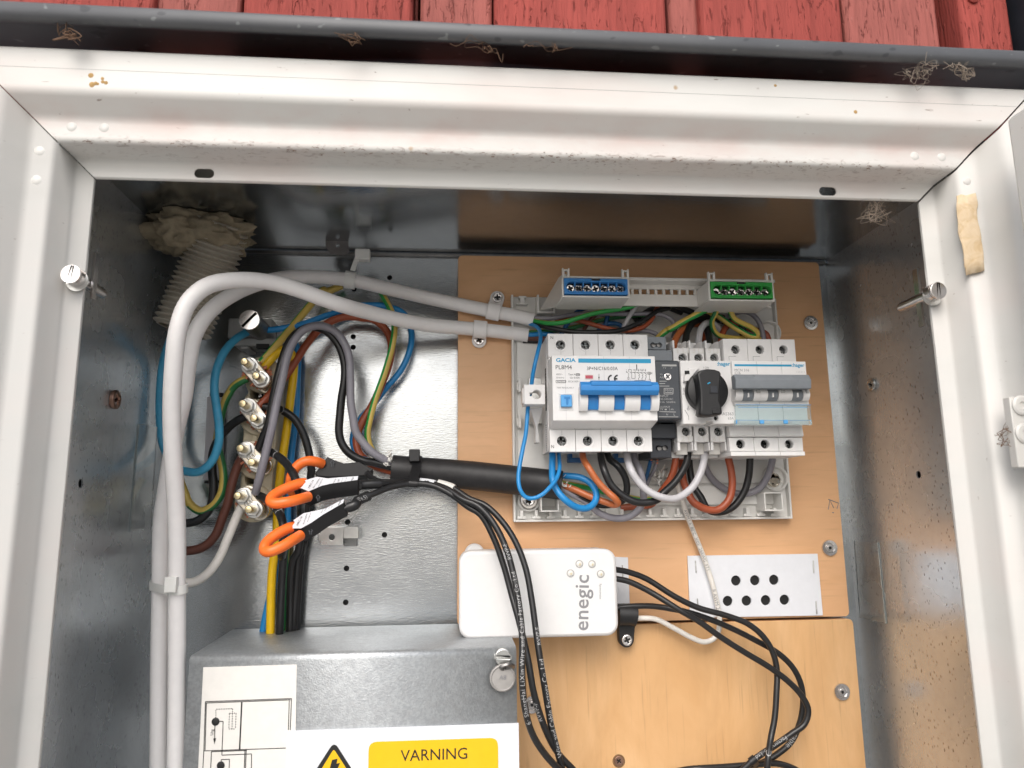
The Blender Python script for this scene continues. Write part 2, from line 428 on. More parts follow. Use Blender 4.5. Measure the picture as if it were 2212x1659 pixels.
g = NG('plywood_edge'); b = g.noise(300, 2, (.02, 1, .02)); g.set(Base_Color=g.ramp(b, [(.35, (.20, .11, .05)), (.65, (.42, .26, .13))]), Roughness=.8); M_['ply_e'] = g.m
# red timber
def timber(name, c):
    g = NG(name); fib = g.noise(300, 4, (1, 1, .08), .6, .6); crk = g.noise(330, 3, (1, 1, .16), .7, 1.0); big = g.noise(18, 4, (1, 1, .3))
    col = g.ramp(big, [(.3, tuple(x*.82 for x in c)), (.7, tuple(x*1.12 for x in c))])
    col = g.mix(g.ramp(fib, [(.35, .45), (.6, 0.)]), col, tuple(x*.55 for x in c))
    col = g.mix(g.ramp(crk, [(.60, 0.), (.72, .7)]), col, (.17, .030, .024))
    pk = g.noise(210, 2, (1, 1, .3)); col = g.mix(g.ramp(pk, [(.72, 0.), (.80, .35)]), col, (.55, .32, .27))
    g.set(Base_Color=col, Roughness=.8, Specular_IOR_Level=.25)
    g.bump(g.math('SUBTRACT', fib, g.math('MULTIPLY', g.ramp(crk, [(.58, 0.), (.70, 1.)]), 1.2)), .8, .0012); return g.m
M_['red_a'] = timber('red_paint', (.34, .068, .055)); M_['red_b'] = timber('faded_red_paint', (.34, .105, .088))
M_['red_shaded'] = timber('shaded_red_backing', (.10, .016, .012))  # wall red darkened: shade of the gap under the flashing put into the colour
g = NG('grey_steel_flashing'); bz = g.noise(30, 4, (.5, 1, 1)); sp = g.noise(190, 1, (.7, 1, 1.2), .3); sp2 = g.noise(130, 1, (.8, 1, 1.4), .3)
c = g.ramp(bz, [(.3, (.085, .088, .094)), (.7, (.115, .118, .124))]); c = g.mix(g.ramp(sp, [(.72, 0.), (.75, .8)]), c, (.22, .23, .23)); c = g.mix(g.ramp(sp2, [(.70, 0.), (.74, .55)]), c, (.025, .026, .03))
g.set(Base_Color=c, Roughness=.5); g.bump(bz, .1, .0004); M_['flash'] = g.m
g = NG('masking_tape'); a = g.noise(130, 4, (1, 1, 1), .6, .8); c = g.ramp(a, [(.3, (.55, .40, .23)), (.5, (.64, .50, .33)), (.7, (.68, .55, .39))]); g.set(Base_Color=c, Roughness=.9, Specular_IOR_Level=.2); g.bump(a, .6, .0012); M_['tape'] = g.m
g = NG('bounce_gravel'); a = g.noise(6, 6); b = g.noise(.5, 4); c = g.ramp(a, [(.3, (.07, .075, .05)), (.6, (.13, .13, .09)), (.8, (.20, .18, .14))]); c = g.mix(g.ramp(b, [(.30, 0.), (.45, .9)]), c, (.42, .41, .395)); g.set(Base_Color=c, Roughness=.9); M_['bounce_gravel'] = g.m  # unseen ground: mostly pale gravel, some grass, lightened to bounce light into the cabinet

exec_order = None
# ------------------------------------------------------------------ the setting
me = MB().add([(-400, -400, -1.45), (400, -400, -1.45), (400, 400, -1.45), (-400, 400, -1.45)], [(0, 1, 2, 3)])
o = part('ground', me, M_['bounce_gravel']); o['kind'] = 'structure'

FR = -.16                                 # inner lip plane of the cabinet frame
# house wall of red boards above the cabinet
hw = thing('house_wall', 'red painted timber wall of vertical boards above the grey flashing', 'wall', (.0, -.13, .05))
row = 60
def wx(px, Y): return at(px, row, Y).x
edges = [(-700, -330, 0), (-330, -40, 1), (-40, 330, 0), (330, 520, 1), (520, 893, 0), (893, 905, 2), (905, 1066, 1), (1066, 1443, 0), (1443, 1512, 1), (1512, 1823, 0), (1823, 2030, 1), (2030, 2075, 2), (2075, 2187, 0)]
for i, (a, b, k) in enumerate(edges):
    Y = (-.142, -.137, -.122)[k]; x0 = wx(a, Y); x1 = wx(b, Y); mb = MB()
    nz = 14; g_ = .0006
    mb.box(x0+g_, x1-g_, Y, -.10, .047, .62)
    part('board', mb, M_['red_a'] if k == 0 else M_['red_b'], hw, bev=.0022, seg=2)
mb = MB().box(-.75, 1.2, -.099, -.02, .04, .7); part('backing', mb, M_['red_shaded'], hw)
# nail head
p = P('C', 1893, 0, -.143); part('nail', MB().lathe((p.x, -.142, p.z+.002), (0, -1, 0), [(.004, 0), (.004, .0015), (.003, .0022)], 16), M_['red_a'], hw)
x0 = wx(2193, -.142)
dpipe = part('corner_trim', MB().box(x0+.004, x0+.12, -.17, -.11, .03, .62), M_['dgrey2'], bev=.004)
tag(dpipe, 'near black corner trim at the right end of the red boards', 'trim')

# grey steel flashing over the cabinet
fy = -.205
zt = at(1105, 56, fy).z; zm = at(1105, 80, fy).z; zb = at(1105, 99, fy+.018).z
prof = [(-.143, zt+.012), (fy+.004, zt+.0025), (fy+.001, zt+.0008), (fy, zt-.001), (fy, zm+.0015), (fy+.001, zm), (fy+.003, zm-.0012), (fy+.018, zb), (fy+.020, zb+.001), (fy+.020, zb+.0022), (fy+.004, zm+.0006)]
mb = MB(); n = len(prof); vs = [(x, y, z+(.0016*-(x-.04) if True else 0)) for x in (-.62, .62) for y, z in prof]
mb.add(vs, [(i, i+1, n+i+1, n+i) for i in range(n-1)])
fl = thing('drip_flashing', 'dark grey painted steel drip flashing with a folded front lip, speckled with lichen', 'flashing', (.04, fy, zb))
part('sheet', mb, M_['flash'], fl, smooth=24, solid=.0007)

# ------------------------------------------------------------------ the cabinet
XL, XR, ZC, YB, ZBOT = -.219, .313, .008, .020, -.78
fxl, fxr, fzt = -.1974, .2712, -.0195
cab = thing('meter_cabinet', 'white framed galvanised steel meter cabinet standing open, let into the red wall', 'cabinet', (.047, .02, ZBOT))
# frame profile: (d outward from the opening, e toward the viewer)
raw = [(.0572, .012), (.0572, .0300), (.0557, .0305), (.0335, .0305), (.0245, .0195), (.0118, .0195), (.0098, .0035), (.0, .002), (.0, .0006)]
rad = [0, .0006, .0006, .0062, .0055, .0034, .0024, .0006, 0]
def roundpoly(pts, rads, n=5):
    out = []
    for i, (p, r) in enumerate(zip(pts, rads)):
        if r == 0 or i in (0, len(pts)-1): out.append(p); continue
        p = Vector(p); a = (Vector(pts[i-1])-p); b = (Vector(pts[i+1])-p); la, lb = a.length, b.length; a.normalize(); b.normalize()
        th = a.angle(b); t = min(r/math.tan(th/2), .45*la, .45*lb); q0 = p+a*t; q1 = p+b*t
        for j in range(n+1):
            s = j/n; out.append(tuple((1-s)**2*q0+2*s*(1-s)*p+s*s*q1))
    return out
PR = roundpoly(raw, rad)
def rail(kind):
    mb = MB(); n = len(PR); vs = []
    if kind == 'top': ends = [lambda d, e: (fxl-d, FR-e, fzt+d), lambda d, e: (fxr+d, FR-e, fzt+d)]
    if kind == 'left': ends = [lambda d, e: (fxl-d, FR-e, fzt+d-.0007), lambda d, e: (fxl-d, FR-e, ZBOT+.03-d)]
    if kind == 'right': ends = [lambda d, e: (fxr+d, FR-e, fzt+d-.0014), lambda d, e: (fxr+d, FR-e, ZBOT+.03-d)]
    if kind == 'bottom': ends = [lambda d, e: (fxl-d, FR-e, ZBOT+.029-d), lambda d, e: (fxr+d, FR-e, ZBOT+.029-d)]
    for j in range(2): vs += [ends[j](*p) for p in PR]
    mb.add(vs, [(i, i+1, n+i+1, n+i) for i in range(n-1)]); return mb
# top rail: the flat inner strip carries two slots
i_cut0 = min(range(len(PR)), key=lambda i: abs(PR[i][0]-.0085)+ (9 if PR[i][1] > .0045 else 0)); 
full = PR
strip_hi, strip_lo = .0078, .0008
PRa = [p for p in full if p[0] >= strip_hi and p[1] > 0]; ee = lambda d: .002+(.0035-.002)*d/.0098
PRa = [p for p in PRa if not (p[0] < .0098 and p[1] > .02)]
PRa = PRa+[(strip_hi, ee(strip_hi))]; PRb = [(strip_lo, ee(strip_lo)), (.0003, .0016), (.0, .001), (.0, .0004)]
mb = MB()
for Q in (PRa, PRb):
    n = len(Q); vs = [(fxl-d, FR-e, fzt+d) for d, e in Q]+[(fxr+d, FR-e, fzt+d) for d, e in Q]
    mb.add(vs, [(i, i+1, n+i+1, n+i) for i in range(n-1)])
def slot(px, py):
    c = at(px, py, FR-ee(.004)); w_, h_ = .0053, .0026
    zc = fzt+.0042
    o = []
    for k in range(17):
        a = -math.pi/2+math.pi*k/16; o.append((c.x+w_-h_+h_*math.cos(a), zc+h_*math.sin(a)))
    for k in range(17):
        a = math.pi/2+math.pi*k/16; o.append((c.x-w_+h_+h_*math.cos(a), zc+h_*math.sin(a)))
    return o
me = plate2d([(fxl-strip_lo, fzt+strip_lo), (fxr+strip_lo, fzt+strip_lo), (fxr+strip_hi, fzt+strip_hi), (fxl-strip_hi, fzt+strip_hi)], [slot(441, 373), slot(1788, 412)], .0008)
k_ = (ee(strip_hi)-ee(strip_lo))/(strip_hi-strip_lo)
mb.add([(v.co.x, FR-(ee(strip_lo)+k_*(v.co.y-fzt-strip_lo))+.0008-v.co.z, v.co.y) for v in me.vertices], [tuple(p.vertices) for p in me.polygons])
top = part('top_rail', mb, M_['paint_top'], cab, smooth=50)
lr = part('left_rail', rail('left'), M_['paint'], cab, smooth=50, solid=.001)
rr_ = part('right_rail', rail('right'), M_['paint'], cab, smooth=50, solid=.001)
part('bottom_rail', rail('bottom'), M_['paint'], cab, smooth=50, solid=.001)
# pressed dimples
def dimple(p, parent, r=.0026):
    part('dimple', MB().lathe(p, (0, -1, 0), [(r*1.35, -.0003), (r, .0003), (r*.7, .0007), (r*.3, .0009)], 18), M_['paint'], parent, smooth=80)
for (r_, x, y, pr, e) in (('A', 455, 803, top, .0192), ('A', 660, 808, top, .0192), ('C', 1520, 988, top, .0192), ('C', 1690, 995, top, .0192), ('A', 252, 955, lr, .0192), ('A', 233, 1138, lr, .0192), ('C', 1848, 1145, rr_, .0192)):
    dimple(P(r_, x, y, FR-e), pr)
mb = MB()
for (x, y, r_) in ((575, 477, .0016), (648, 497, .0010), (650, 518, .0011), (582, 535, .0017), (605, 528, .0012), (670, 524, .0012), (618, 531, .0009)):
    mb.lathe(P('A', x, y, FR-.0304), (0, -1, 0), [(r_, 0), (r_*.7, .0003)], 9)
mb.lathe(P('C', 1147, 708, FR-.0304), (0, -1, 0), [(.0013, 0), (.0008, .0003)], 9); mb.lathe(P('C', 640, 541, FR-.0304), (0, -1, 0), [(.0010, 0), (.0006, .0003)], 9)
part('fold_line', MB().box(fxl-.046, fxr+.046, FR-.0306, FR-.0302, fzt+.0457, fzt+.0459), M_['lgrey'], top)
o = part('rust_spots', mb, M_['rust'], top); o['kind'] = 'stuff'
# walls of the box
def hole_at(r_, x, y, rad_=.0021, Y=YB): p = P(r_, x, y, Y); return circle(p.x, p.z, rad_, 14)
bh = [hole_at(*h) for h in (('N', 1937, 622), ('N', 1937, 755), ('E', 330, 175), ('E', 80, 1315), ('H', 297, 185), ('H', 57, 397), ('H', 52, 612), ('O', 1893, 418), ('O', 1867, 1228), ('B', 330, 1455), ('E', 105, 247))]
mb = MB(); sheet(mb, [(XL, ZBOT), (XR, ZBOT), (XR, ZC-.001), (XL, ZC-.001)], bh[:9]+bh[10:], YB+.001, .001); bp = part('back_plate', mb, M_['galv_back'], cab)
part('backing', MB().box(XL-.002, XR+.002, YB+.006, YB+.008, ZBOT, ZC), M_['black'], cab)
def side(name, X, holes, sgn):
    me = plate2d([(FR+.001, ZBOT), (YB+.001, ZBOT), (YB+.001, ZC), (FR+.001, ZC)], holes, .001)
    mb = MB().add([(X+sgn*v.co.z, v.co.x, v.co.y) for v in me.vertices], [tuple(p.vertices) for p in me.polygons]); return part(name, mb, M_['galv_side'], cab)
p = PX('D', 510, 1475, XL); side('left_wall', XL, [circle(p.y, p.z, .0028, 14)], -1)
p = PX('F', 1545, 1420, XR); side('right_wall', XR, [circle(p.y, p.z, .0026, 14)], 1)
part('ceiling', MB().box(XL, XR, FR+.001, YB+.001, ZC, ZC+.001), M_['galv_top'], cab)
part('floor_plate', MB().box(XL, XR, FR+.001, YB+.001, ZBOT-.001, ZBOT), M_['galv_side'], cab)
part('outer_shell', MB().box(XL-.012, XL-.010, FR, .03, ZBOT, ZC+.012).box(XR+.010, XR+.012, FR, .03, ZBOT, ZC+.012).box(XL-.012, XR+.012, FR, .03, ZC+.012, ZC+.014), M_['black'], cab)
# dark fold at the top of the back plate
part('fold', MB().box(XL+.001, XR-.001, YB-.0035, YB-.0005, ZC-.0032, ZC-.0004), M_['dull'], cab, bev=.0006)
# returns behind the frame lip
part('lip_strip', MB().box(fxr-.0016, fxr-.0002, FR+.004, FR+.008, at(1995, 700, FR).z, at(1988, 575, FR).z), M_['steel'], cab)
part('lip_strip', MB().box(fxl+.0002, fxl+.0014, FR+.004, FR+.008, at(205, 640, FR).z, at(205, 540, FR).z), M_['steel'], cab)

def screw_pozi(loc, r, mat, parent, h=.0016, name='screw', ang=.4, dome=True, nrm='y', washer=None):
    """round cross-head screw facing the viewer, centre of its seat at loc"""
    me = plate2d(circle(0, 0, r, 24), [cross(0, 0, r*.52, r*.13, ang)], h, min(h*.4, r*.22))
    mb = MB().mesh(me); bpy.data.meshes.remove(me)
    mb.lathe((0, 0, 0), (0, 0, 1), [(r*.6, .00005), (r*.6, h*.25)], 14, m=1)
    if nrm == 'y': M = Matrix.Translation(loc) @ face_cam(0)
    elif nrm == 'x': M = Matrix.Translation(loc) @ Matrix(((0, 0, 1, 0), (1, 0, 0, 0), (0, 1, 0, 0), (0, 0, 0, 1)))
    else: M = Matrix.Translation(loc) @ Matrix(((0, 0, -1, 0), (1, 0, 0, 0), (0, 1, 0, 0), (0, 0, 0, 1)))
    o2 = MB(); o2.add([M @ Vector(v) for v in mb.v], mb.f); o2.m = mb.m
    return part(name, o2, [mat, M_['hole']], parent)
p = PX('D', 713, 945, XL); s_ = screw_pozi(p, .0062, M_['copper_screw'], cab, .003, nrm='x')
s_['label'] = 'copper coloured cross head screw in the left side wall'
p = PX('F', 1256, 852, XR); s_ = screw_pozi(p, .0050, M_['zinc'], cab, .0025, nrm='-x')
s_['label'] = 'zinc cross head screw in the right side wall'

# slotted retaining screws through the frame
def retaining(px, py, label, ang):
    c = at(px, py, FR-.009)
    t = thing('retaining_screw', label, 'screw', c, 'slotted retaining screws in the frame')
    mb = MB(); r = .0050
    me = plate2d(circle(0, 0, r, 28), [[(-.0007, -r*.93), (.0007, -r*.93), (.0007, r*.93), (-.0007, r*.93)]], .0016, .0003)
    Rz = Matrix.Rotation(ang, 4, 'Z'); mb.mesh(me, Matrix.Translation(c) @ face_cam(0) @ Rz)
    mb.cyl(c+Vector((0, .0002, 0)), c+Vector((0, .0052, 0)), r, 28)
    part('head', mb, M_['steel'], t)
    part('shank', MB().lathe(c+Vector((0, .0052, 0)), (0, 1, 0), [(.0031, 0), (.0031, .026), (.0026, .0285), (.0012, .0295)], 18), M_['steel'], t)
    part('washer', MB().lathe((c.x+.0003, FR-.0034, c.z-.0015), (0, -1, 0), [(.0056, 0), (.0056, .0007)], 24), M_['zinc'], t)
retaining(155, 594, 'slotted steel retaining screw with a long shank in the left frame rail', -.18)
retaining(2024, 629, 'slotted steel retaining screw with a long shank in the right frame rail', -.05)

# tape scrap on the right rail
b = [('C', 1782, 1240), ('C', 1815, 1230), ('C', 1845, 1236), ('C', 1905, 1220), ('C', 1918, 1290), ('C', 1913, 1330), ('C', 1920, 1420), ('C', 1940, 1500), ('C', 1955, 1640), ('F', 1962, 130), ('F', 1935, 140), ('F', 1905, 148), ('F', 1880, 150), ('F', 1845, 163), ('F', 1832, 60), ('C', 1822, 1560), ('C', 1796, 1470), ('C', 1786, 1350)]
b = [P(*q, FR-.0205) for q in b]
def grid_patch(loop, thick, amp, seed=1):
    rnd = random.Random(seed); bm = bmesh.new(); vs = [bm.verts.new(p) for p in loop]; f = bm.faces.new(vs)
    bmesh.ops.triangulate(bm, faces=[f]); bmesh.ops.subdivide_edges(bm, edges=bm.edges[:], cuts=5, use_grid_fill=True)
    for v in bm.verts: v.co.y += amp*(math.sin(v.co.z*420+v.co.x*90)+.6*math.sin(v.co.x*700-v.co.z*210)+.5*rnd.random())
    me = bpy.data.meshes.new('patch'); bm.to_mesh(me); bm.free(); return me
tp = part('masking_tape', grid_patch(b, .0003, -.00022), M_['tape'], solid=.0003, smooth=60)
tag(tp, 'torn strip of yellowed masking tape stuck on the right frame rail', 'tape')

# door folded back on the right, with its hinge
dr = thing('cabinet_door', 'white cabinet door swung open to the right, only its edge in view', 'door', (.34, -.2, -.1))
a = at(2174, 258, -.2125); b2 = at(2204.5, 492, -.2125); dx = (a.x+b2.x)/2
part('door_panel', MB().box(dx, dx+.022, -.36, -.2125, ZBOT+.03, a.z), M_['paint'], dr, bev=.002)
p0 = at(2182, 858, -.196); hp = part('hinge', MB().box(p0.x, p0.x+.03, -.1955, -.1906, at(2200, 1010, -.194).z, at(2185, 858, -.194).z), M_['paint'], dr, bev=.0005)
for (x, y) in ((2205, 876), (2212, 936)):
    c = at(x, y, -.1955); part('rivet', MB().lathe(c, (0, -1, 0), [(.0052, 0), (.0052, .0009), (.0042, .0016), (.0020, .0016), (.0014, .0008)], 24), M_['paint'], hp)

# ------------------------------------------------------------------ plywood boards
def board(name_label, x0, x1, z0, z1, mat, holes=()):
    me = MB(); sheet(me, rrect(x0, x1, z0, z1, .0035), holes, .012, .012, .0004)
    return me
bu = thing('plywood_board', 'upper plywood board carrying the breaker tray', 'board', (.148, .012, -.2808), 'plywood backboards')
part('panel', board('', 0, .2962, -.2803, 0, None), M_['ply_a'], bu)
bl = thing('plywood_board', 'lower plywood board below the seam, behind the looped black cables', 'board', (.148, .012, -.70), 'plywood backboards')
part('panel', board('', -.02, .2985, -.70, -.2822, None), M_['ply_b'], bl)
def washer_screw(r_, x, y, parent, rad_=.0062):
    p = P(r_, x, y, -.0004)
    mb = MB().lathe(p, (0, -1, 0), [(rad_, 0), (rad_, .0006), (rad_*.93, .0012), (rad_*.62, .0013), (rad_*.52, .0007), (rad_*.36, .0007), (rad_*.33, .0013), (rad_*.18, .0013), (rad_*.16, .0003)], 28)
    w_ = part('washer', mb, M_['steel'], parent, smooth=40)
    part('screw', MB().cyl(p+Vector((0, -.0002, 0)), p+Vector((0, -.0006, 0)), rad_*.16, 10), M_['hole'], w_)
washer_screw('F', 862, 462, bu); washer_screw('I', 982, 268, bu); washer_screw('I', 1060, 1177, bl); washer_screw('H', 1228, 1258, bl); 
k_s = P('H', 1778, 1615, -.0001); part('screw_hole', MB().lathe(k_s, (0, -1, 0), [(.0046, 0), (.0040, .0003), (.0036, .0001)], 18), M_['ply_e'], bl); screw_pozi(k_s, .0033, M_['copper_screw'], bl, .0006, ang=.9)
# pencil marks
mb = MB()
for q in ([('F', 975, 1640), ('F', 985, 1580), ('F', 1010, 1630)], [('F', 975, 1575), ('F', 1040, 1600), ('I', 1030, 20)], [('F', 1000, 1659), ('I', 1010, 45)]):
    tube(mb, [P(*w_, -.0002) for w_ in q], .00035, 5)
part('pencil_mark', mb, M_['inkg'], bu)

# white perforated plate, stapled on
lp = thing('perforated_plate', 'white plastic plate with seven round holes, stapled across the board seam', 'plate', P('I', 515, 510, 0))
cs = [P('I', *c, -.002) for c in ((87, 318), (908, 305), (942, 695), (103, 710))]
hs_ = [circle(P('I', x, y, -.002).x, P('I', x, y, -.002).z, .00375, 24) for x, y in ((392, 475), (512, 473), (632, 470), (340, 604), (459, 602), (580, 599), (699, 596))]
mb = MB(); sheet(mb, [(c.x, c.z) for c in reversed(cs)], hs_, -.0004, .0016, .0002); part('sheet', mb, M_['sign'], lp)
mb = MB(); sheet(mb, [(c.x, c.z) for c in reversed([P('I', *c, -.0004) for c in ((250, 420), (790, 415), (790, 650), (250, 655))])], [], -.0001, .0002); part('backing', mb, M_['hole'], lp)
for a_, b_ in (((135, 350), (140, 425)), ((880, 348), (883, 425)), ((148, 588), (152, 650)), ((897, 605), (902, 685))):
    tube_mb = MB(); tube(tube_mb, [P('I', *a_, -.0015), P('I', *a_, -.0026), P('I', *b_, -.0026), P('I', *b_, -.0015)], .00045, 6); part('staple', tube_mb, M_['zinc'], lp)
lp2 = thing('label_plate', 'small white plastic plate behind the right end of the white monitoring box', 'plate', P('H', 1800, 480, 0))
cs = [P('H', *c, -.0018) for c in ((1690, 322), (1836, 328), (1848, 632), (1690, 632))]
mb = MB(); sheet(mb, [(c.x, c.z) for c in reversed(cs)], [], -.0004, .0014, .0002); part('sheet', mb, M_['sign'], lp2)
for a_, b_ in (((1800, 378), (1803, 455)), ((1808, 618), (1812, 628))):
    t_ = MB(); tube(t_, [P('H', *a_, -.0015), P('H', *a_, -.0026), P('H', *b_, -.0026), P('H', *b_, -.0015)], .00045, 6); part('staple', t_, M_['zinc'], lp2)

# ------------------------------------------------------------------ sheet metal meter cover, lower left
bx0, bx1, bz, bY = -.1625, .0362, -.2835, -.070
cv = thing('meter_cover', 'galvanised sheet metal meter cover with folded front edge, lower left of the cabinet', 'cover', (-.06, -.02, -.7))
prof = roundpoly([(YB-.001, bz+.002), (bY, bz), (bY, -.70)], [0, .0045, 0], 6)
mb = MB(); n = len(prof); vs = [(bx0, y, z) for y, z in prof]+[(bx1, y, z) for y, z in prof]
mb.add(vs, [(i, i+1, n+i+1, n+i) for i in range(n-1)])
part('front_sheet', mb, M_['galv_box'], cv, smooth=60, solid=.001)
part('side_flange', MB().box(bx0+.0008, bx0+.0018, bY+.002, YB-.002, -.70, bz-.003), M_['galv_box'], cv)
part('side_flange', MB().box(bx1-.0018, bx1-.0008, bY+.004, YB-.002, -.70, bz-.003), M_['galv_box'], cv)
def slotted(c, r, parent, mat, ang, h=.0022):
    me = plate2d(circle(0, 0, r, 24), [[(-r*.93, -r*.13), (r*.93, -r*.13), (r*.93, r*.13), (-r*.93, r*.13)]], h*.6, h*.2)
    mb = MB().mesh(me, Matrix.Translation(Vector(c)+Vector((0, -h*.4, 0))) @ face_cam(0) @ Matrix.Rotation(ang, 4, 'Z')); mb.cyl(c, Vector(c)+Vector((0, -h*.42, 0)), r, 24)
    return part('screw', mb, mat, parent)
slotted(P('H', 1044, 955, bY), .0052, cv, M_['zinc'], -.06, .003)
# lead seal on a wire loop
sl = thing('lead_seal', 'grey lead seal hanging from a wire on the metal meter cover', 'seal', P('H', 1042, 1085, bY))
c = P('H', 1042, 1085, bY-.0012)
part('disc', MB().lathe(c, (0, -1, 0), [(.0074, 0), (.0082, .0016), (.0080, .003), (.0072, .0036), (.0066, .003), (.004, .0031)], 26), M_['lead'], sl)
words('A8', P('H', 1022, 1100, bY-.0046), P('H', 1066, 1100, bY-.0046), M_['inkd'], sl, bold=.02, name='stamp')
t_ = MB(); tube(t_, smooth_path([P('H', *q) for q in ((1050, 1038, bY-.003), (1032, 1020, bY-.006), (1075, 1005, bY-.007), (1110, 1012, bY-.004), (1108, 1022, bY-.003), (1060, 1025, bY-.005))]), .0012, 6); part('seal_wire', t_, M_['dull'], sl)

# wiring diagram sheet
LS = bY-.0002
def poly_sheet(pts, Y, th, mat, parent, name='sheet'):
    cs = [P(*q, Y) for q in pts]; mb = MB(); sheet(mb, [(c.x, c.z) for c in reversed(cs)], [], Y+th, th); return part(name, mb, mat, parent)
ds = thing('wiring_diagram', 'white paper wiring diagram stuck on the meter cover, partly behind the warning sign', 'label', P('G', 1560, 1400, bY))
poly_sheet([('G', 1285, 1023), ('G', 1876, 1005), ('G', 1864, 1659), ('G', 1850, 1800), ('G', 1245, 1810)], bY-.0004, .0003, M_['paper'], ds)
def strokes(segs, Y, wd, mat, parent, name='line'):
    mb = MB()
    for s in segs:
        pts = [P(*q, Y) for q in s]
        for a_, b_ in zip(pts, pts[1:]):
            t = (b_-a_); 
            if t.length < 1e-6: continue
            t.normalize(); v = Vector((-t.z, 0, t.x))*wd/2
            mb.add([a_-v, b_-v, b_+v, a_+v], [(0, 1, 2, 3)])
    return part(name, mb, mat, parent)
def dash(r_, a_, b_, n):
    o = []
    for i in range(n): 
        f0, f1 = i/n, (i+.6)/n; o.append([(r_, a_[0]+(b_[0]-a_[0])*f0, a_[1]+(b_[1]-a_[1])*f0), (r_, a_[0]+(b_[0]-a_[0])*f1, a_[1]+(b_[1]-a_[1])*f1)])
    return o
G_ = lambda *p: [('G', x, y) for x, y in p]
LY = bY-.0006
segs = [G_((1298, 1240), (1842, 1220), (1834, 1420)), G_((1298, 1240), (1288, 1551), (1806, 1533)), G_((1304, 1248), (1836, 1228)), G_((1304, 1248), (1296, 1545)), G_((1828, 1232), (1822, 1420)), G_((1530, 1240), (1516, 1542)), G_((1526, 1240), (1512, 1542)),
        G_((1362, 1364), (1410, 1364), (1402, 1578), (1590, 1570), (1588, 1700)), G_((1358, 1385), (1356, 1475)), G_((1336, 1556), (1330, 1700)), G_((1336, 1556), (1560, 1548)), G_((1556, 1548), (1550, 1700)), G_((1548, 1548), (1542, 1700)), G_((1398, 1625), (1398, 1606), (1450, 1604), (1447, 1690)), G_((1288, 1551), (1280, 1700))]
segs += dash('G', (1364, 1342), (1364, 1288), 4)+dash('G', (1366, 1288), (1472, 1284), 7)+dash('G', (1470, 1284), (1469, 1312), 2)+dash('G', (1450, 1314), (1446, 1412), 6)+dash('G', (1492, 1312), (1488, 1412), 6)+dash('G', (1450, 1314), (1492, 1312), 3)+dash('G', (1446, 1412), (1488, 1412), 3)+dash('G', (1469, 1312), (1466, 1422), 7)
strokes(segs, LY, .00045, M_['ink'], ds)
for (x, y, r_) in ((1362, 1366, 21), (1395, 1643, 21)):
    c = P('G', x, y, LY-.0001); part('dot', MB().lathe(c, (0, -1, 0), [(.0023, 0), (.0022, .00005)], 20), M_['ink'], ds)
mb = MB(); mb.add([P('G', *q, LY-.0001) for q in ((1348, 1472), (1365, 1471), (1355, 1510))], [(0, 1, 2)]); part('arrow', mb, M_['ink'], ds)
words('Utg', P('G', 1346, 1452, LY), P('G', 1350, 1414, LY), M_['ink'], ds)

# warning sign
SY = bY-.0011
ws = thing('warning_sign', 'white warning sign with yellow panel and triangle on the meter cover', 'sign', P('H', 500, 1500, bY))
poly_sheet([('G', 1815, 1426), ('H', 1145, 1375), ('H', 1150, 1800), ('G', 1800, 1850)], SY, .0009, M_['sign'], ws)
def zone(pts, r, n=5):
    cs = [P(*q, SY) for q in pts]; return [(x, z) for x, z in roundpoly([(cs[-1].x*.5+cs[0].x*.5, cs[-1].z*.5+cs[0].z*.5)]+[(c.x, c.z) for c in cs]+[(cs[-1].x*.5+cs[0].x*.5, cs[-1].z*.5+cs[0].z*.5)], [0]+[r]*len(cs)+[0], n)][:-1]
mb = MB(); sheet(mb, zone([('H', 192, 1880), ('H', 1018, 1840), ('H', 1014, 1467), ('H', 197, 1494)], .005), [], SY-.0001, .00015); part('yellow_panel', mb, M_['yellow'], ws)
wat('VARNING', 'H', 398, 1617, 820, 1600, SY-.0003, M_['ink'], ws, bold=.004)
tri = [('G', 2112, 1490), ('G', 2310, 1800), ('G', 1905, 1812)]
mb = MB(); sheet(mb, zone(tri[::-1], .003), [], SY-.0001, .00012); part('triangle', mb, M_['ink'], ws)
tri2 = [('G', 2110, 1538), ('G', 2265, 1778), ('G', 1955, 1788)]
mb = MB(); sheet(mb, zone(tri2[::-1], .001), [], SY-.00025, .00012); part('triangle_field', mb, M_['yellow'], ws)
bo = [(2100, 1606), (2134, 1598), (2128, 1630), (2150, 1624), (2118, 1700), (2112, 1690), (2100, 1720), (2096, 1660), (2082, 1668)]
mb = MB(); sheet(mb, [(P('G', x, y, SY).x, P('G', x, y, SY).z) for x, y in bo[::-1]], [], SY-.0004, .0001); part('lightning_bolt', mb, M_['ink'], ws)
bo = [(2112, 1690), (2200, 1640), (2185, 1700)]

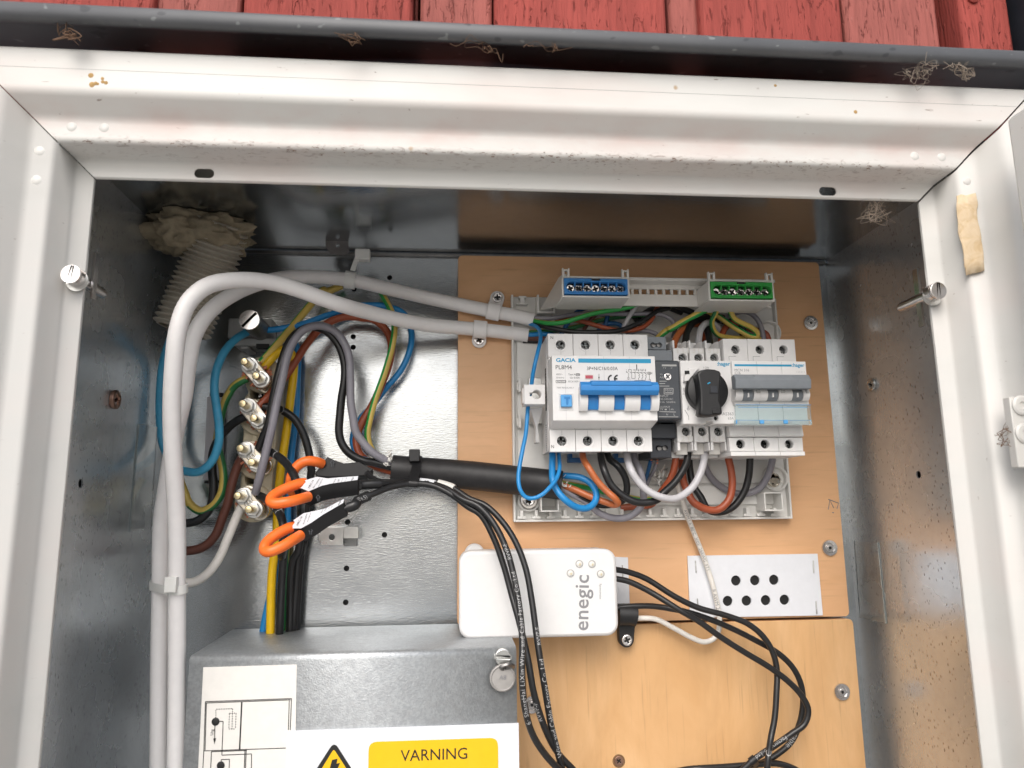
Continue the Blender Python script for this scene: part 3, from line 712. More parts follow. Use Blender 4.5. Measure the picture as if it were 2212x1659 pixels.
# ------------------------------------------------------------------ breaker tray
TB = -.0006; TF = -.009
ty = thing('breaker_tray', 'white plastic base tray of the small fuse box screwed to the upper plywood', 'tray', P('E', 1800, 900, 0))
tx0, tx1 = .0405, .2415
tzt = at(1105, 636, TF).z; tzb = at(1110, 1128, TF).z
tx0 = at(1107, 880, TF).x; tx1 = at(1696, 900, TF).x
part('base', MB().box(tx0, tx1, TB-.003, TB, tzb, tzt), M_['tray'], ty, bev=.0008)
rim = MB(); w_ = .0016
rim.box(tx0, tx0+w_, TF, TB-.003, tzb, tzt).box(tx1-w_, tx1, TF, TB-.003, tzb, tzt).box(tx0+w_, tx1-w_, TF, TB-.003, tzb, tzb+w_)
part('rim', rim, M_['tray'], ty, bev=.0004)
part('step', MB().box(tx0+.004, tx1-.004, TB-.0055, TB-.0031, tzb+.011, tzb+.0255).box(tx0+.004, tx1-.004, TB-.0050, TB-.0031, tzb+.027, tzt-.03), M_['tray'], ty, bev=.0005)
# T shaped latches along the lower edge
xs = [(1180, 75, 'H')]
zr0 = at(1300, 1120, TF).z
xr = tx0+.006
while xr < tx1-.006:
    b_ = MB().box(xr-.0012, xr+.0012, TF-.0004, TB-.003, tzb+.0030, tzb+.0085).box(xr-.0032, xr+.0032, TF-.0002, TF+.002, tzb+.0022, tzb+.0042)
    part('latch', b_, M_['tray'], ty, bev=.0003); xr += .0107
# corner sockets
def socket(r_, x0, y0, x1, y1, Y):
    a, b, c, d = rect(r_, x0, y0, x1, y1, Y); mb = MB(); t = .0011
    mb.box(a, b, Y, TB-.003, d-t, d).box(a, b, Y, TB-.003, c, c+t).box(a, a+t, Y, TB-.003, c+t, d-t).box(b-t, b, Y, TB-.003, c+t, d-t)
    part('socket', mb, M_['tray'], ty, bev=.0003)
socket('E', 1283, 1535, 1400, 1655, -.020); socket('F', 572, 1530, 690, 1650, -.020)
p = P('E', 1212, 1580, TF)
part('boss', MB().lathe((p.x, TB-.003, p.z), (0, -1, 0), [(.0085, 0), (.0085, .004), (.0078, .0046), (.0072, .004), (.0072, .0012)], 28), M_['tray'], ty)
part('washer', MB().lathe((p.x, TB-.0045, p.z), (0, -1, 0), [(.0068, 0), (.0068, .001), (.0060, .0016)], 26), M_['steel'], ty)
s_ = screw_pozi((p.x, TB-.0062, p.z), .0046, M_['steel'], ty, .0024)
p = P('M', 1580, 1322, TF)
part('boss', MB().lathe((p.x+.0008, TB-.003, p.z+.001), (0, -1, 0), [(.0098, 0), (.0098, .0052), (.0088, .0056), (.0082, .005), (.0080, .0012)], 30), M_['tray'], ty)
s_ = screw_pozi((p.x, TB-.0045, p.z), .0055, M_['nickel'], ty, .0028); s_['label'] = 'tarnished cross head screw in the round recess'
part('boss', MB().lathe((P('K', 1510, 880, TF).x, TB-.003, P('K', 1510, 880, TF).z), (0, -1, 0), [(.0098, 0), (.0098, .0052), (.0088, .0056), (.0082, .005), (.0080, .0012)], 30), M_['tray'], ty)
# little side tabs
for (x0, y0, x1, y1) in ((215, 45, 268, 210), (215, 508, 270, 665)):
    a, b, c, d = rect('L', x0, y0, x1, y1, -.014); part('tab', MB().box(b-.0022, b, -.014, TB-.003, c, d).box(a, b-.0022, -.012, -.010, c+.0015, c+.0075), M_['tray'], ty, bev=.0003)
# raised lug at the top left corner
a, b, c, d = rect('J', 235, 425, 330, 530, TF); part('lug', MB().box(a, b, TF-.0008, TB-.003, d-.0016, d).box(a+.0012, b-.0012, TF-.0008, TB-.003, c+.0012, d-.0016).box(a-.0014, b+.0014, TF-.0008, TB-.003, c, c+.0012), M_['tray'], ty, bev=.0003)
a, b, c, d = rect('J', 470, 405, 695, 635, -.016)
part('hinge_box', MB().box(a, a+.0016, -.016, TB-.003, c, d).box(b-.0016, b, -.016, TB-.003, c, d).box(a+.0016, b-.0016, -.016, TB-.003, c, c+.0016).box(a+.0016, b-.0016, -.006, TB-.003, c+.0016, d), M_['tray'], ty, bev=.0004)

# white cable holder block at the left
ch = thing('rail_clip', 'white plastic end clip with keyhole opening left of the four pole breaker', 'clip', P('L', 430, 250, -.04))
a, b, c, d = rect('L', 305, 120, 570, 370, -.050)
def keyhole():
    c_ = P('L', 465, 245, -.05); r = .0032; o = []
    l = P('L', 378, 245, -.05).x
    for k in range(25):
        an = -2.75+5.5*k/24; o.append((c_.x+r*math.cos(an)*1.0, c_.z+r*math.sin(an)))
    o += [(l, c_.z+.0012), (l, c_.z-.0012)]; return o
mb = MB(); sheet(mb, [(a, c), (b, c), (b, d), (a, d)], [keyhole()], -.036, .014, .0005); part('block', mb, M_['white'], ch)
sx0, sx1, sz0, sz1 = rect('L', 375, 370, 560, 640, -.036); a2, b2_, c2, d2 = rect('L', 440, 620, 500, 860, -.024)
mb = MB().prism([(sx0, -.036, c-.0005), (b, -.036, c-.0005), (sx1-.004, -.030, sz0), (b2_, -.026, c2), (a2, -.026, c2), (a2, -.030, sz0)], (0, .010, 0)); part('stem', mb, M_['white'], ch, bev=.0006)
a, b, c, d = rect('L', 288, 150, 312, 350, -.050); part('grip', MB().box(a, b, -.047, -.038, c, d), M_['white'], ch, bev=.0006)

# ------------------------------------------------------------------ terminal holder with blue and green terminals
th = thing('terminal_holder', 'white plastic terminal holder across the top of the tray', 'holder', P('J', 1900, 500, -.04))
HF, HB = -.062, -.038
wl = rect('J', 700, 180, 1620, 545, HB); wz1 = P('J', 1900, 190, HB).z; wz0 = P('J', 1900, 548, HB).z
bxl = P('J', 790, 300, HB+.002).x; bxr = P('K', 1500, 380, HB+.002).x
zflt = P('J', 1900, 190, HB-.008).z
part('bar', MB().box(bxl, bxr, HB, HB+.002, wz0, P('J', 1900, 400, HB).z).box(bxl, bxr, HB-.010, HB+.012, P('J', 1900, 225, HB-.010).z, P('J', 1900, 188, HB-.010).z), M_['offwhite'], th, bev=.0004)
zg0 = P('J', 1900, 400, HB).z; zg1 = P('J', 1900, 335, HB).z
mb = MB(); x = bxl; k = P('J', 1790, 370, HB).x-P('J', 1690, 370, HB).x
x = P('J', 1657, 370, HB).x-k*10
while x < bxr: 
    if x > bxl: mb.box(x, x+k*.34, HB, HB+.002, zg0, zg1)
    x += k
mb.box(bxl, bxr, HB, HB+.002, zg1, P('J', 1900, 230, HB).z)
part('grid', mb, M_['offwhite'], th, bev=.0002)
part('end_arm', MB().prism([(P('J', 500, 600, -.02).x, -.020, P('J', 500, 600, -.02).z), (P('J', 700, 480, -.04).x, -.04, P('J', 700, 560, -.04).z), (P('J', 790, 400, HF).x+.001, HF+.004, P('J', 790, 540, HB).z), (P('J', 790, 400, HF).x+.001, HF+.004, P('J', 790, 120, HF).z), (P('J', 740, 190, HB).x, HB, P('J', 740, 190, HB).z), (P('J', 640, 420, -.02).x, -.020, P('J', 640, 420, -.02).z)], (.003, .0, 0)), M_['offwhite'], th, bev=.0004)
def terminal(lab, mat, ra, tip, seed):
    r_, x0, y0, x1, y1 = ra
    a, b, c, d = rect(r_, x0, y0, x1, y1, HF)
    hous = MB(); t = .0012
    hous.box(a-.0015, a, HF, HB, c-.0008, d+.0008).box(b, b+.0015, HF, HB, c-.0008, d+.0008).box(a-.0015, b+.0015, HF, HB+.008, c-.002, c-.0008).box(a, b, HF+.001, HB, d+.0008, d+.0022)
    hous.box(a, b, HF+.006, HB, c, d)
    part('terminal_housing', hous, M_['offwhite'], th, bev=.0004)
    for xx in (a-.0008, b-.0036):
        me_ = MB(); sheet(me_, [(xx, d+.0005), (xx+.0052, d+.0005), (xx+.0052, d+.0078), (xx+.0043, d+.0078), (xx+.0043, d+.0070), (xx+.0009, d+.0070), (xx+.0009, d+.0078), (xx, d+.0078)], [[(xx+.0016, d+.002), (xx+.0036, d+.002), (xx+.0036, d+.006), (xx+.0016, d+.006)]], HF+.0035, .003, .0003); part('ear', me_, M_['offwhite'], th)
    tm = thing('terminal_block', lab, 'terminal block', ((a+b)/2, HF, (c+d)/2), 'terminal blocks in the white holder')
    W, H = b-a, d-c; cz = c+H*.45; slot_ = rrect(a+W*.02+.0006, b-.0006-W*.02, cz-H*.31, cz+H*.31, H*.309, 8)
    mb = MB(); sheet(mb, [(a+.0001, c+.0001), (b-.0001, c+.0001), (b-.0001, d-.0001), (a+W*.57, d-.0001), (a+W*.57, d-H*.13), (a+W*.43, d-H*.13), (a+W*.43, d-.0001), (a+.0001, d-.0001)], [slot_], HF+.0035, .0045, .0003)
    so = rrect(a+W*.02, b-W*.02, cz-H*.37, cz+H*.37, H*.369, 8); sheet(mb, so, [slot_], HF-.001, .0010, .0002)
    part('body', mb, mat, tm)
    part('floor', MB().box(a+.0003, b-.0003, HF+.0038, HF+.0058, c+.0003, d-.0003), M_['hole'], tm)
    rnd = random.Random(seed)
    for i in range(7):
        cx = a+W*(.105+.79*i/6)
        me_ = plate2d(circle(0, 0, H*.255, 18), [cross(0, 0, H*.17, H*.045, rnd.random()*3)], .0014, .0005)
        part('screw', MB().mesh(me_, Matrix.Translation((cx, HF+.0034, cz-H*.03)) @ face_cam(0) @ Matrix.Rotation(rnd.uniform(-.12, .12), 4, 'X')), M_['steel'], tm)
        if i < 6:
            xd = a+W*(.105+.79*(i+.5)/6); part('divider', MB().box(xd-.0004, xd+.0004, HF-.0004, HF+.0036, cz+H*.06, cz+H*.32).box(xd-.0004, xd+.0004, HF-.0004, HF+.0036, cz-H*.32, cz-H*.16), mat, tm)
    return tm
terminal('blue seven way terminal block in the white holder above the four pole breaker', M_['blue'], ('J', 808, 207, 1612, 405), 0, 1)
terminal('green seven way terminal block at the right end of the white holder', M_['green'], ('K', 764, 250, 1545, 452), 0, 2)

# ------------------------------------------------------------------ breakers
SHY, FCY, BK = -.0522, -.0678, -.0125
def lid_plates(x0, x1, z0, z1, holes, Y, th, mods, gap=.00016):
    """front cover made of one plate per module with screw holes"""
    out = []; W = (x1-x0)/mods
    for i in range(mods):
        hs2 = [h for h in holes if x0+i*W < sum(q[0] for q in h)/len(h) < x0+(i+1)*W and z0 < h[0][1] < z1]
        mb = MB(); sheet(mb, [(x0+i*W+gap, z0), (x0+(i+1)*W-gap, z0), (x0+(i+1)*W-gap, z1), (x0+i*W+gap, z1)], hs2, Y+th, th, .00025); out.append(mb)
    return out
def deep_screw(x, z, r, Y, parent, ang, mat='dark_steel'):
    part('terminal_screw', MB().mesh(plate2d(circle(0, 0, r, 20), [cross(0, 0, r*.72, r*.13, ang)], .0012, .0004), Matrix.Translation((x, Y, z)) @ face_cam(0)), M_[mat], parent)
# --- four pole residual current breaker
rx0, rx1 = .0625, .1345
rz1 = P('J', 1230, 905, SHY).z; rz0 = P('L', 1250, 968, SHY).z
fz1 = P('J', 1300, 1177, FCY).z; fz0 = P('L', 1330, 578, FCY).z
fx0 = P('J', 657, 1300, FCY).x; fx1 = P('L', 1992, 520, FCY).x
rc = thing('circuit_breaker', 'wide white four pole breaker with blue toggle bar and test button', 'breaker', ((rx0+rx1)/2, BK, (rz0+rz1)/2))
part('body', MB().box(rx0, rx1, SHY+.0072, BK, rz0+.001, rz1-.0002), M_['white'], rc, bev=.0004)
holes = []; sc_ = []
for i, (r_, xs_, y) in enumerate((('J', (767, 1081, 1395, 1706), 1040), ('L', (783, 1108, 1430, 1752), 833))):
    for x in xs_:
        p = P(r_, x, y, SHY); holes.append(circle(p.x, p.z, .0034, 22)); sc_.append((p.x, p.z, i))
ztop = P('J', 1230, 1165, SHY).z-.002; zbot = P('L', 1250, 690, SHY).z
for mb in lid_plates(rx0, rx1, ztop, rz1, holes, SHY, .0070, 4): part('terminal_cover', mb, M_['white'], rc)
for mb in lid_plates(rx0, rx1, rz0, zbot-.0001, holes, SHY, .0070, 4): part('terminal_cover', mb, M_['white'], rc)
part('shoulder', MB().box(rx0+.0004, rx1-.0002, SHY+.0004, SHY+.0070, zbot+.0001, ztop-.0002), M_['white'], rc, bev=.0003)
for (x, z, i) in sc_:
    deep_screw(x, z, .0033, SHY+.0052, rc, random.random()*3, 'dark_steel')
    sg = 1 if i == 0 else -1; zz = rz1 if i == 0 else rz0
    ring = [(x+.0048*math.cos(R_(a_)), z+sg*.0048*math.sin(R_(a_))) for a_ in range(-240, 61, 15)]
    ring = [(x-.0030 if i == 9 else ring[0][0], zz-sg*.0004)]+ring[0:]+[(ring[-1][0]+.0, zz-sg*.0004)] if False else ring
    arc_ = [(x+.0047*math.cos(R_(a_)), z+sg*.0047*math.sin(R_(a_))) for a_ in range(-230, 51, 14)]
    arc2 = [(x+.0051*math.cos(R_(a_)), z+sg*.0051*math.sin(R_(a_))) for a_ in range(50, -231, -14)]
    arc_[-1:] = [arc_[-1], (arc_[-1][0], zz-sg*.0006)]; arc2[:1] = [(arc2[0][0], zz-sg*.0006), arc2[0]]
    loop = arc_+arc2
    if sg < 0: loop = loop[::-1]
    try:
        mb = MB(); sheet(mb, loop, [], SHY+.0001, .0004); part('moulded_ring', mb, M_['white'], rc)
    except Exception: pass
    part('moulded_seam', MB().box(x-.00008, x+.00008, SHY-.00012, SHY+.0002, min(z-sg*.0036, z-sg*.0072), max(z-sg*.0036, z-sg*.0072)), M_['inkd'], rc)
# face
hx = [P('J', q, 1300, FCY).x for q in (822, 1312, 1637)]
cuts = [fx0]+hx+[fx1]
win = P('J', 1128, 1448, FCY)
tgz1 = P('L', 1500, 150, FCY).z; tgz0 = P('L', 1500, 440, FCY).z; tgx0 = P('L', 1003, 300, FCY).x; tgx1 = P('L', 2000, 300, FCY).x
mb = MB(); prof_f = roundpoly([(SHY+.0002, fz1-.0002), (FCY, fz1), (FCY, fz0), (SHY+.0002, fz0-.0035)], [0, .0009, .0009, 0], 3)
mb.px(prof_f, fx0, fx1)
fc = part('front_cover', mb, M_['white'], rc, bev=.0003)
for x in hx: part('moulded_seam', MB().box(x-.00009, x+.00009, FCY-.0001, FCY+.0003, fz0+.0006, fz1-.0006), M_['lgrey_w'], rc)
a, b, c, d = rect('J', 990, 1217, 1907, 1270, FCY); part('blue_stripe', MB().box(a, b, FCY-.00012, FCY+.0001, c, d), M_['inkb'], rc)
a, b, c, d = rect('J', 1075, 1420, 1180, 1472, FCY); part('window_frame', MB().box(a-.0004, b+.0004, FCY-.00025, FCY+.0001, c-.0004, d+.0004), M_['offwhite'], rc, bev=.0002); part('flag', MB().box(a+.0002, b-.0004, FCY-.0004, FCY, c+.0002, d-.0004), M_['red'], rc)
# print
wat('GACIA', 'J', 708, 1256, 958, 1257, FCY, M_['inkb'], rc, bold=.035, sy=.82)
wat('PL8M4', 'J', 704, 1349, 907, 1350, FCY, M_['ink'], rc, bold=.015)
wat('3P+N/C16/0.03A', 'J', 1098, 1360, 1488, 1361, FCY, M_['ink'], rc, bold=.008, sy=1.12)
wat('400V~', 'J', 708, 1425, 792, 1425, FCY, M_['inkg'], rc, sy=1.05); wat('50/60Hz', 'J', 708, 1466, 812, 1466, FCY, M_['inkg'], rc); wat('6000|3', 'J', 722, 1514, 826, 1514, FCY, M_['inkg'], rc, sy=.9)
wat('Type A', 'J', 862, 1425, 952, 1425, FCY, M_['ink'], rc); wat('I\u0394n 0.03A', 'J', 885, 1467, 1008, 1467, FCY, M_['ink'], rc); wat('IEC61009-1', 'J', 862, 1515, 1010, 1515, FCY, M_['inkg'], rc)
wat('TEST REGULARLY', 'J', 715, 1592, 935, 1593, FCY, M_['inkg'], rc)
J_ = lambda *p: [('J', x, y) for x, y in p]
strokes([J_((708, 1490), (832, 1490), (832, 1520), (708, 1520), (708, 1490)), J_((960, 1405), (1008, 1405), (1008, 1428), (960, 1428), (960, 1405)), J_((963, 1422), (985, 1410), (1005, 1422)), J_((1251, 1407), (1251, 1485))], FCY-.00015, .00028, M_['ink'], rc)
mb = MB(); mb.add([P('J', *q, FCY-.00016) for q in ((1241, 1462), (1261, 1462), (1251, 1430))], [(0, 1, 2)]); part('arrow', mb, M_['ink'], rc)
# CE mark: a C and an E of two arcs
def arc(cx, cy, rx, ry, a0, a1, n=12): return [('J', cx+rx*math.cos(R_(a0+(a1-a0)*i/n)), cy+ry*math.sin(R_(a0+(a1-a0)*i/n))) for i in range(n+1)]
strokes([arc(1415, 1470, 44, 44, 95, 265), arc(1492, 1470, 44, 44, 95, 265), J_((1452, 1470), (1484, 1470))], FCY-.00015, .0011, M_['ink'], rc, name='lettering')
# circuit diagram
q = [J_((1600, 1372), (1600, 1392)), J_((1592, 1385), (1612, 1385)), J_((1625, 1380), (1625, 1352), (1660, 1352), (1660, 1390)), J_((1612, 1385), (1622, 1400), (1622, 1448)), J_((1708, 1345), (1708, 1385)), J_((1690, 1385), (1708, 1405), (1708, 1465), (1665, 1465), (1665, 1390)), J_((1640, 1382), (1665, 1400))]
for x in (1752, 1795, 1838): q += [J_((x, 1345), (x, 1378)), J_((x-9, 1362), (x+9, 1362)), J_((x-18, 1385), (x, 1405)), J_((x, 1405), (x+12, 1412), (x+12, 1424), (x, 1430), (x+12, 1440), (x+10, 1455), (x-4, 1462)), J_((x, 1462), (x, 1485))]
q += [J_((1665, 1390), (1870, 1395)), J_((1870, 1385), (1905, 1386), (1904, 1415), (1869, 1414), (1870, 1385)), J_((1887, 1386), (1887, 1414)), J_((1870, 1400), (1905, 1400)), J_((1905, 1400), (1920, 1400)), J_((1920, 1388), (1920, 1412)), J_((1887, 1414), (1889, 1475)), J_((1616, 1450), (1630, 1450), (1630, 1478), (1616, 1478), (1616, 1450)), J_((1700, 1490), (1840, 1490)), J_((1880, 1478), (1900, 1478), (1900, 1500))]
strokes(q, FCY-.00015, .00025, M_['ink'], rc)
wat('N', 'J', 1684, 1366, 1700, 1366, FCY, M_['ink'], rc)
for x, s_ in ((1724, '1'), (1768, '3'), (1808, '5'), (1592, 'T')): wat(s_, 'J', x, 1366, x+11, 1366, FCY, M_['ink'], rc)
wat('N', 'J', 640, 968, 672, 968, SHY-.0002, M_['ink'], rc, sy=1.1); wat('N', 'L', 648, 925, 682, 925, SHY-.0002, M_['ink'], rc, sy=1.1)
# bar code on the left flank
mb = MB(); z = P('J', 610, 1370, -.03).z
for i in range(34):
    h_ = random.choice((.0003, .0005, .0008)); mb.box(rx0-.00025, rx0, SHY+.012, SHY+.0165, z-h_, z); z -= h_+random.choice((.0003, .0005))
part('barcode', mb, M_['ink'], rc)
mb = MB(); z = P('L', 560, 640, -.03).z
for i in range(12):
    mb.box(rx0-.00025, rx0, SHY+.015, SHY+.0155, z-.0012, z).box(rx0-.00025, rx0, SHY+.0172, SHY+.0179, z-.0009, z); z -= .0016
part('printed_marks', mb, M_['inkg'], rc)
# test button
a, b, c, d = rect('L', 735, 233, 927, 443, FCY); part('button_frame', MB().box(a, a+.0008, FCY-.0005, FCY, c, d).box(b-.0008, b, FCY-.0005, FCY, c, d).box(a+.0008, b-.0008, FCY-.0005, FCY, c, c+.0008).box(a+.0008, b-.0008, FCY-.0005, FCY, d-.0008, d), M_['white'], rc, bev=.0001)
a, b, c, d = rect('L', 772, 250, 910, 400, FCY-.003); tb = part('test_button', MB().box(a, b, FCY-.003, FCY, c, d), M_['sblue'], rc, bev=.0004)
strokes([[('L', 812, 288), ('L', 888, 288)], [('L', 850, 288), ('L', 850, 362)], [('L', 838, 364), ('L', 862, 364)]], FCY-.0032, .0017, M_['blue'], tb, name='lettering')
# toggles: blue stems between white curved ribs, joined by a blue bar
def rib(mb, x0, x1, Y0, z0, z1, bulge):
    n = 10; pr_ = [(Y0+.004, z1)]+[(Y0-bulge*math.sin(math.pi*(.12+.76*i/n))**.7, z1+(z0-z1)*i/n) for i in range(n+1)]+[(Y0+.004, z0)]
    return mb.px(pr_, x0, x1)
YT = FCY
for (x0, x1) in ((1003, 1105), (1245, 1435), (1575, 1765), (1905, 2004)):
    a, b, c, d = rect('L', x0, 150, x1, 450, YT-.004); mb = MB(); rib(mb, a, b, YT, c, d, .0065); part('toggle_rib', mb, M_['white'], rc, smooth=30)
for (x0, x1) in ((1105, 1245), (1435, 1575), (1765, 1905)):
    a, b, c, d = rect('L', x0, 180, x1, 436, YT-.002); mb = MB(); rib(mb, a+.0002, b-.0002, YT, c, d, .0040); part('toggle', mb, M_['blue'], rc, smooth=30)
YBAR = FCY-.012
a, b, c, d = rect('L', 1025, 75, 2013, 250, YBAR); H = d-c
pr_ = roundpoly([(FCY-.006, d-.001), (YBAR+.003, d), (YBAR, d-H*.28), (YBAR, c+H*.32), (YBAR+.0025, c), (FCY-.007, c+.001)], [0, .0008, .0008, .0008, .0008, 0], 3)
part('toggle_bar', MB().px(pr_, a, b), M_['blue'], rc, bev=.0003)
a2, b2_, c2, d2 = rect('L', 1150, 60, 1920, 160, YBAR); part('toggle_grip', MB().prism([(a2-.0015, YBAR+.0004, d-H*.36), (b2_+.0015, YBAR+.0004, d-H*.36), (b2_, YBAR-.0008, d-H*.08), (b2_, YBAR+.002, d+.0008), (a2, YBAR+.002, d+.0008), (a2, YBAR-.0008, d-H*.08)], (0, 0, 0.0)) if False else MB().px(roundpoly([(YBAR+.006, d-.0002), (YBAR+.0028, d+.0008), (YBAR-.0006, d-H*.10), (YBAR-.0004, d-H*.34), (YBAR+.003, d-H*.34)], [0, .0005, .0005, .0004, 0], 3), a2, b2_), M_['blue'], rc, bev=.0004)
# lower cover seams
strokes([[('L', 942, 618), ('L', 946, 688), ('L', 1592, 692), ('L', 1592, 628)], [('L', 1268, 622), ('L', 1270, 690)], [('L', 622, 700), ('L', 1920, 712)]], SHY+.0002, .00022, M_['inkd'], rc, name='moulded_seam')
# DIN rail with blue latches
rl = thing('mounting_rail', 'steel DIN rail behind the row of breakers', 'rail', (.15, -.0115, (rz0+rz1)/2))
part('rail', MB().box(tx0+.012, tx1-.004, -.0118, -.0065, (rz0+rz1)/2-.0175, (rz0+rz1)/2+.0175), M_['zinc'], rl, bev=.0005)
for (x0, x1) in ((860, 1040), (1440, 1590)):
    a, b, c, d = rect('L', x0, 1030, x1, 1108, -.018); part('rail_latch', MB().box(a, b, -.020, -.0125, c, c+.0035).box(a, a+.003, -.020, -.0125, c+.0035, d+.003), M_['dblue_w'], rc, bev=.0004)

# --- dark grey power supply
ps = thing('power_supply', 'narrow dark grey DIN rail power supply between the breaker and the rotary switch', 'power supply', (.1435, BK, (rz0+rz1)/2))
px0, px1 = rx1+.0003, .1523
def step_block(r_, x1_, y0, y1, Y, mat, name='body', x0=px0, bev=.0005, holes=None, back=BK):
    z1_ = P(r_, 100, y0, Y).z; z0_ = P(r_, 100, y1, Y).z; xe = P(r_, x1_, (y0+y1)/2, Y).x if x1_ else px1
    mb = MB()
    if holes: sheet(mb, [(x0, z0_), (xe, z0_), (xe, z1_), (x0, z1_)], holes, Y+.005, .005, .0003); mb.box(x0+.0001, xe-.0001, Y+.0052, back, z0_+.0001, z1_-.0001)
    else: mb.box(x0, xe, Y, back, z0_, z1_)
    return part(name, mb, mat, ps, bev=0 if holes else bev)
def fig8(r_, x, y, Y):
    c = P(r_, x, y, Y); r = .0019; g_ = .0025; o = []
    for k in range(19): a_ = R_(-140+280*k/18); o.append((c.x+g_+r*math.cos(a_), c.z+r*math.sin(a_)))
    for k in range(19): a_ = R_(40+280*k/18); o.append((c.x-g_+r*math.cos(a_), c.z+r*math.sin(a_)))
    return o
step_block('K', 203, 938, 1100, -.046, M_['grey'], 'top_terminal_cover', holes=[fig8('K', 78, 1043, -.046)])
step_block('K', 283, 1105, 1242, -.050, M_['grey'], 'top_step')
step_block('M', 330, 615, 800, -.050, M_['dgrey2'], 'lower_step')
step_block('M', 270, 805, 1045, -.046, M_['dgrey2'], 'lower_terminal_cover', holes=[fig8('M', 152, 925, -.046)])
for r_, x, y in (('K', 45, 1043), ('K', 110, 1043), ('M', 118, 930), ('M', 185, 925)):
    c = P(r_, x, y, -.0425); part('terminal_screw', MB().lathe(c, (0, -1, 0), [(.0017, 0), (.0016, .0004)], 12), M_['dull'], ps)
psY = -.0655; z1_ = P('K', 200, 1237, psY).z; z0_ = P('M', 200, 556, psY).z; xe = P('M', 395, 300, psY).x; xs_ = fx1+.0003
part('front_cover', MB().box(xs_, xe, psY, -.045, z0_-.0005, z1_), M_['dgrey'], ps, bev=.0012)
a, b, c, d = rect('K', 78, 1290, 340, 1659, psY); d_z = P('M', 200, 540, psY).z
part('label_panel', MB().box(xs_+.0002, b+.001, psY-.0003, psY, d_z, d), M_['dgrey'], ps, bev=.0002)
a, b, c, d = rect('K', 150, 1290, 335, 1312, psY-.0004); part('top_stripe', MB().box(a, b, psY-.0006, psY-.0003, c, d), M_['lgrey'], ps)
pc = P('K', 222, 1446, psY-.0004); part('trimmer', MB().mesh(plate2d(circle(0, 0, .0026, 22), [cross(0, 0, .0017, .00035, .75)], .0012, .0003), Matrix.Translation((pc.x, psY-.0002, pc.z)) @ face_cam(0)), M_['steel'], ps)
yp = psY-.0004
for s_, r_, x0, x1, y in (('+V    -V', 'K', 162, 285, 1345), ('Vo', 'K', 125, 160, 1422), ('Adj', 'K', 122, 172, 1464), ('MW', 'M', 190, 278, 212), ('INPUT', 'M', 122, 235, 280), ('100-240VAC', 'M', 122, 292, 316), ('0.5A  50/60Hz', 'M', 122, 322, 354), ('OUTPUT', 'M', 126, 255, 416), ('5V', 'M', 126, 168, 446), ('2.4A', 'M', 240, 300, 446), ('N', 'M', 206, 228, 512), ('L', 'M', 300, 318, 514)):
    wat(s_, r_, x0, y, x1, y, yp, M_['inkw'], ps, bold=.01)
wat('torque 0.5Nm', 'K', 122, 1500, 250, 1500, yp, M_['lgrey'], ps) if False else None
mb_ = [[('M', 178, 168), ('M', 292, 168), ('M', 290, 240), ('M', 178, 240), ('M', 178, 168)], [('M', 190, 222), ('M', 280, 222)], [('M', 186, 432), ('M', 212, 432)], [('M', 186, 440), ('M', 212, 440)], [('M', 118, 462), ('M', 326, 468)], [('M', 112, 528), ('M', 358, 530)], [('K', 120, 1500), ('K', 210, 1500)], [('K', 120, 1530), ('K', 190, 1530)], [('K', 120, 1562), ('K', 245, 1562)]]
strokes(mb_, yp-.0001, .0004, M_['lgrey'], ps)

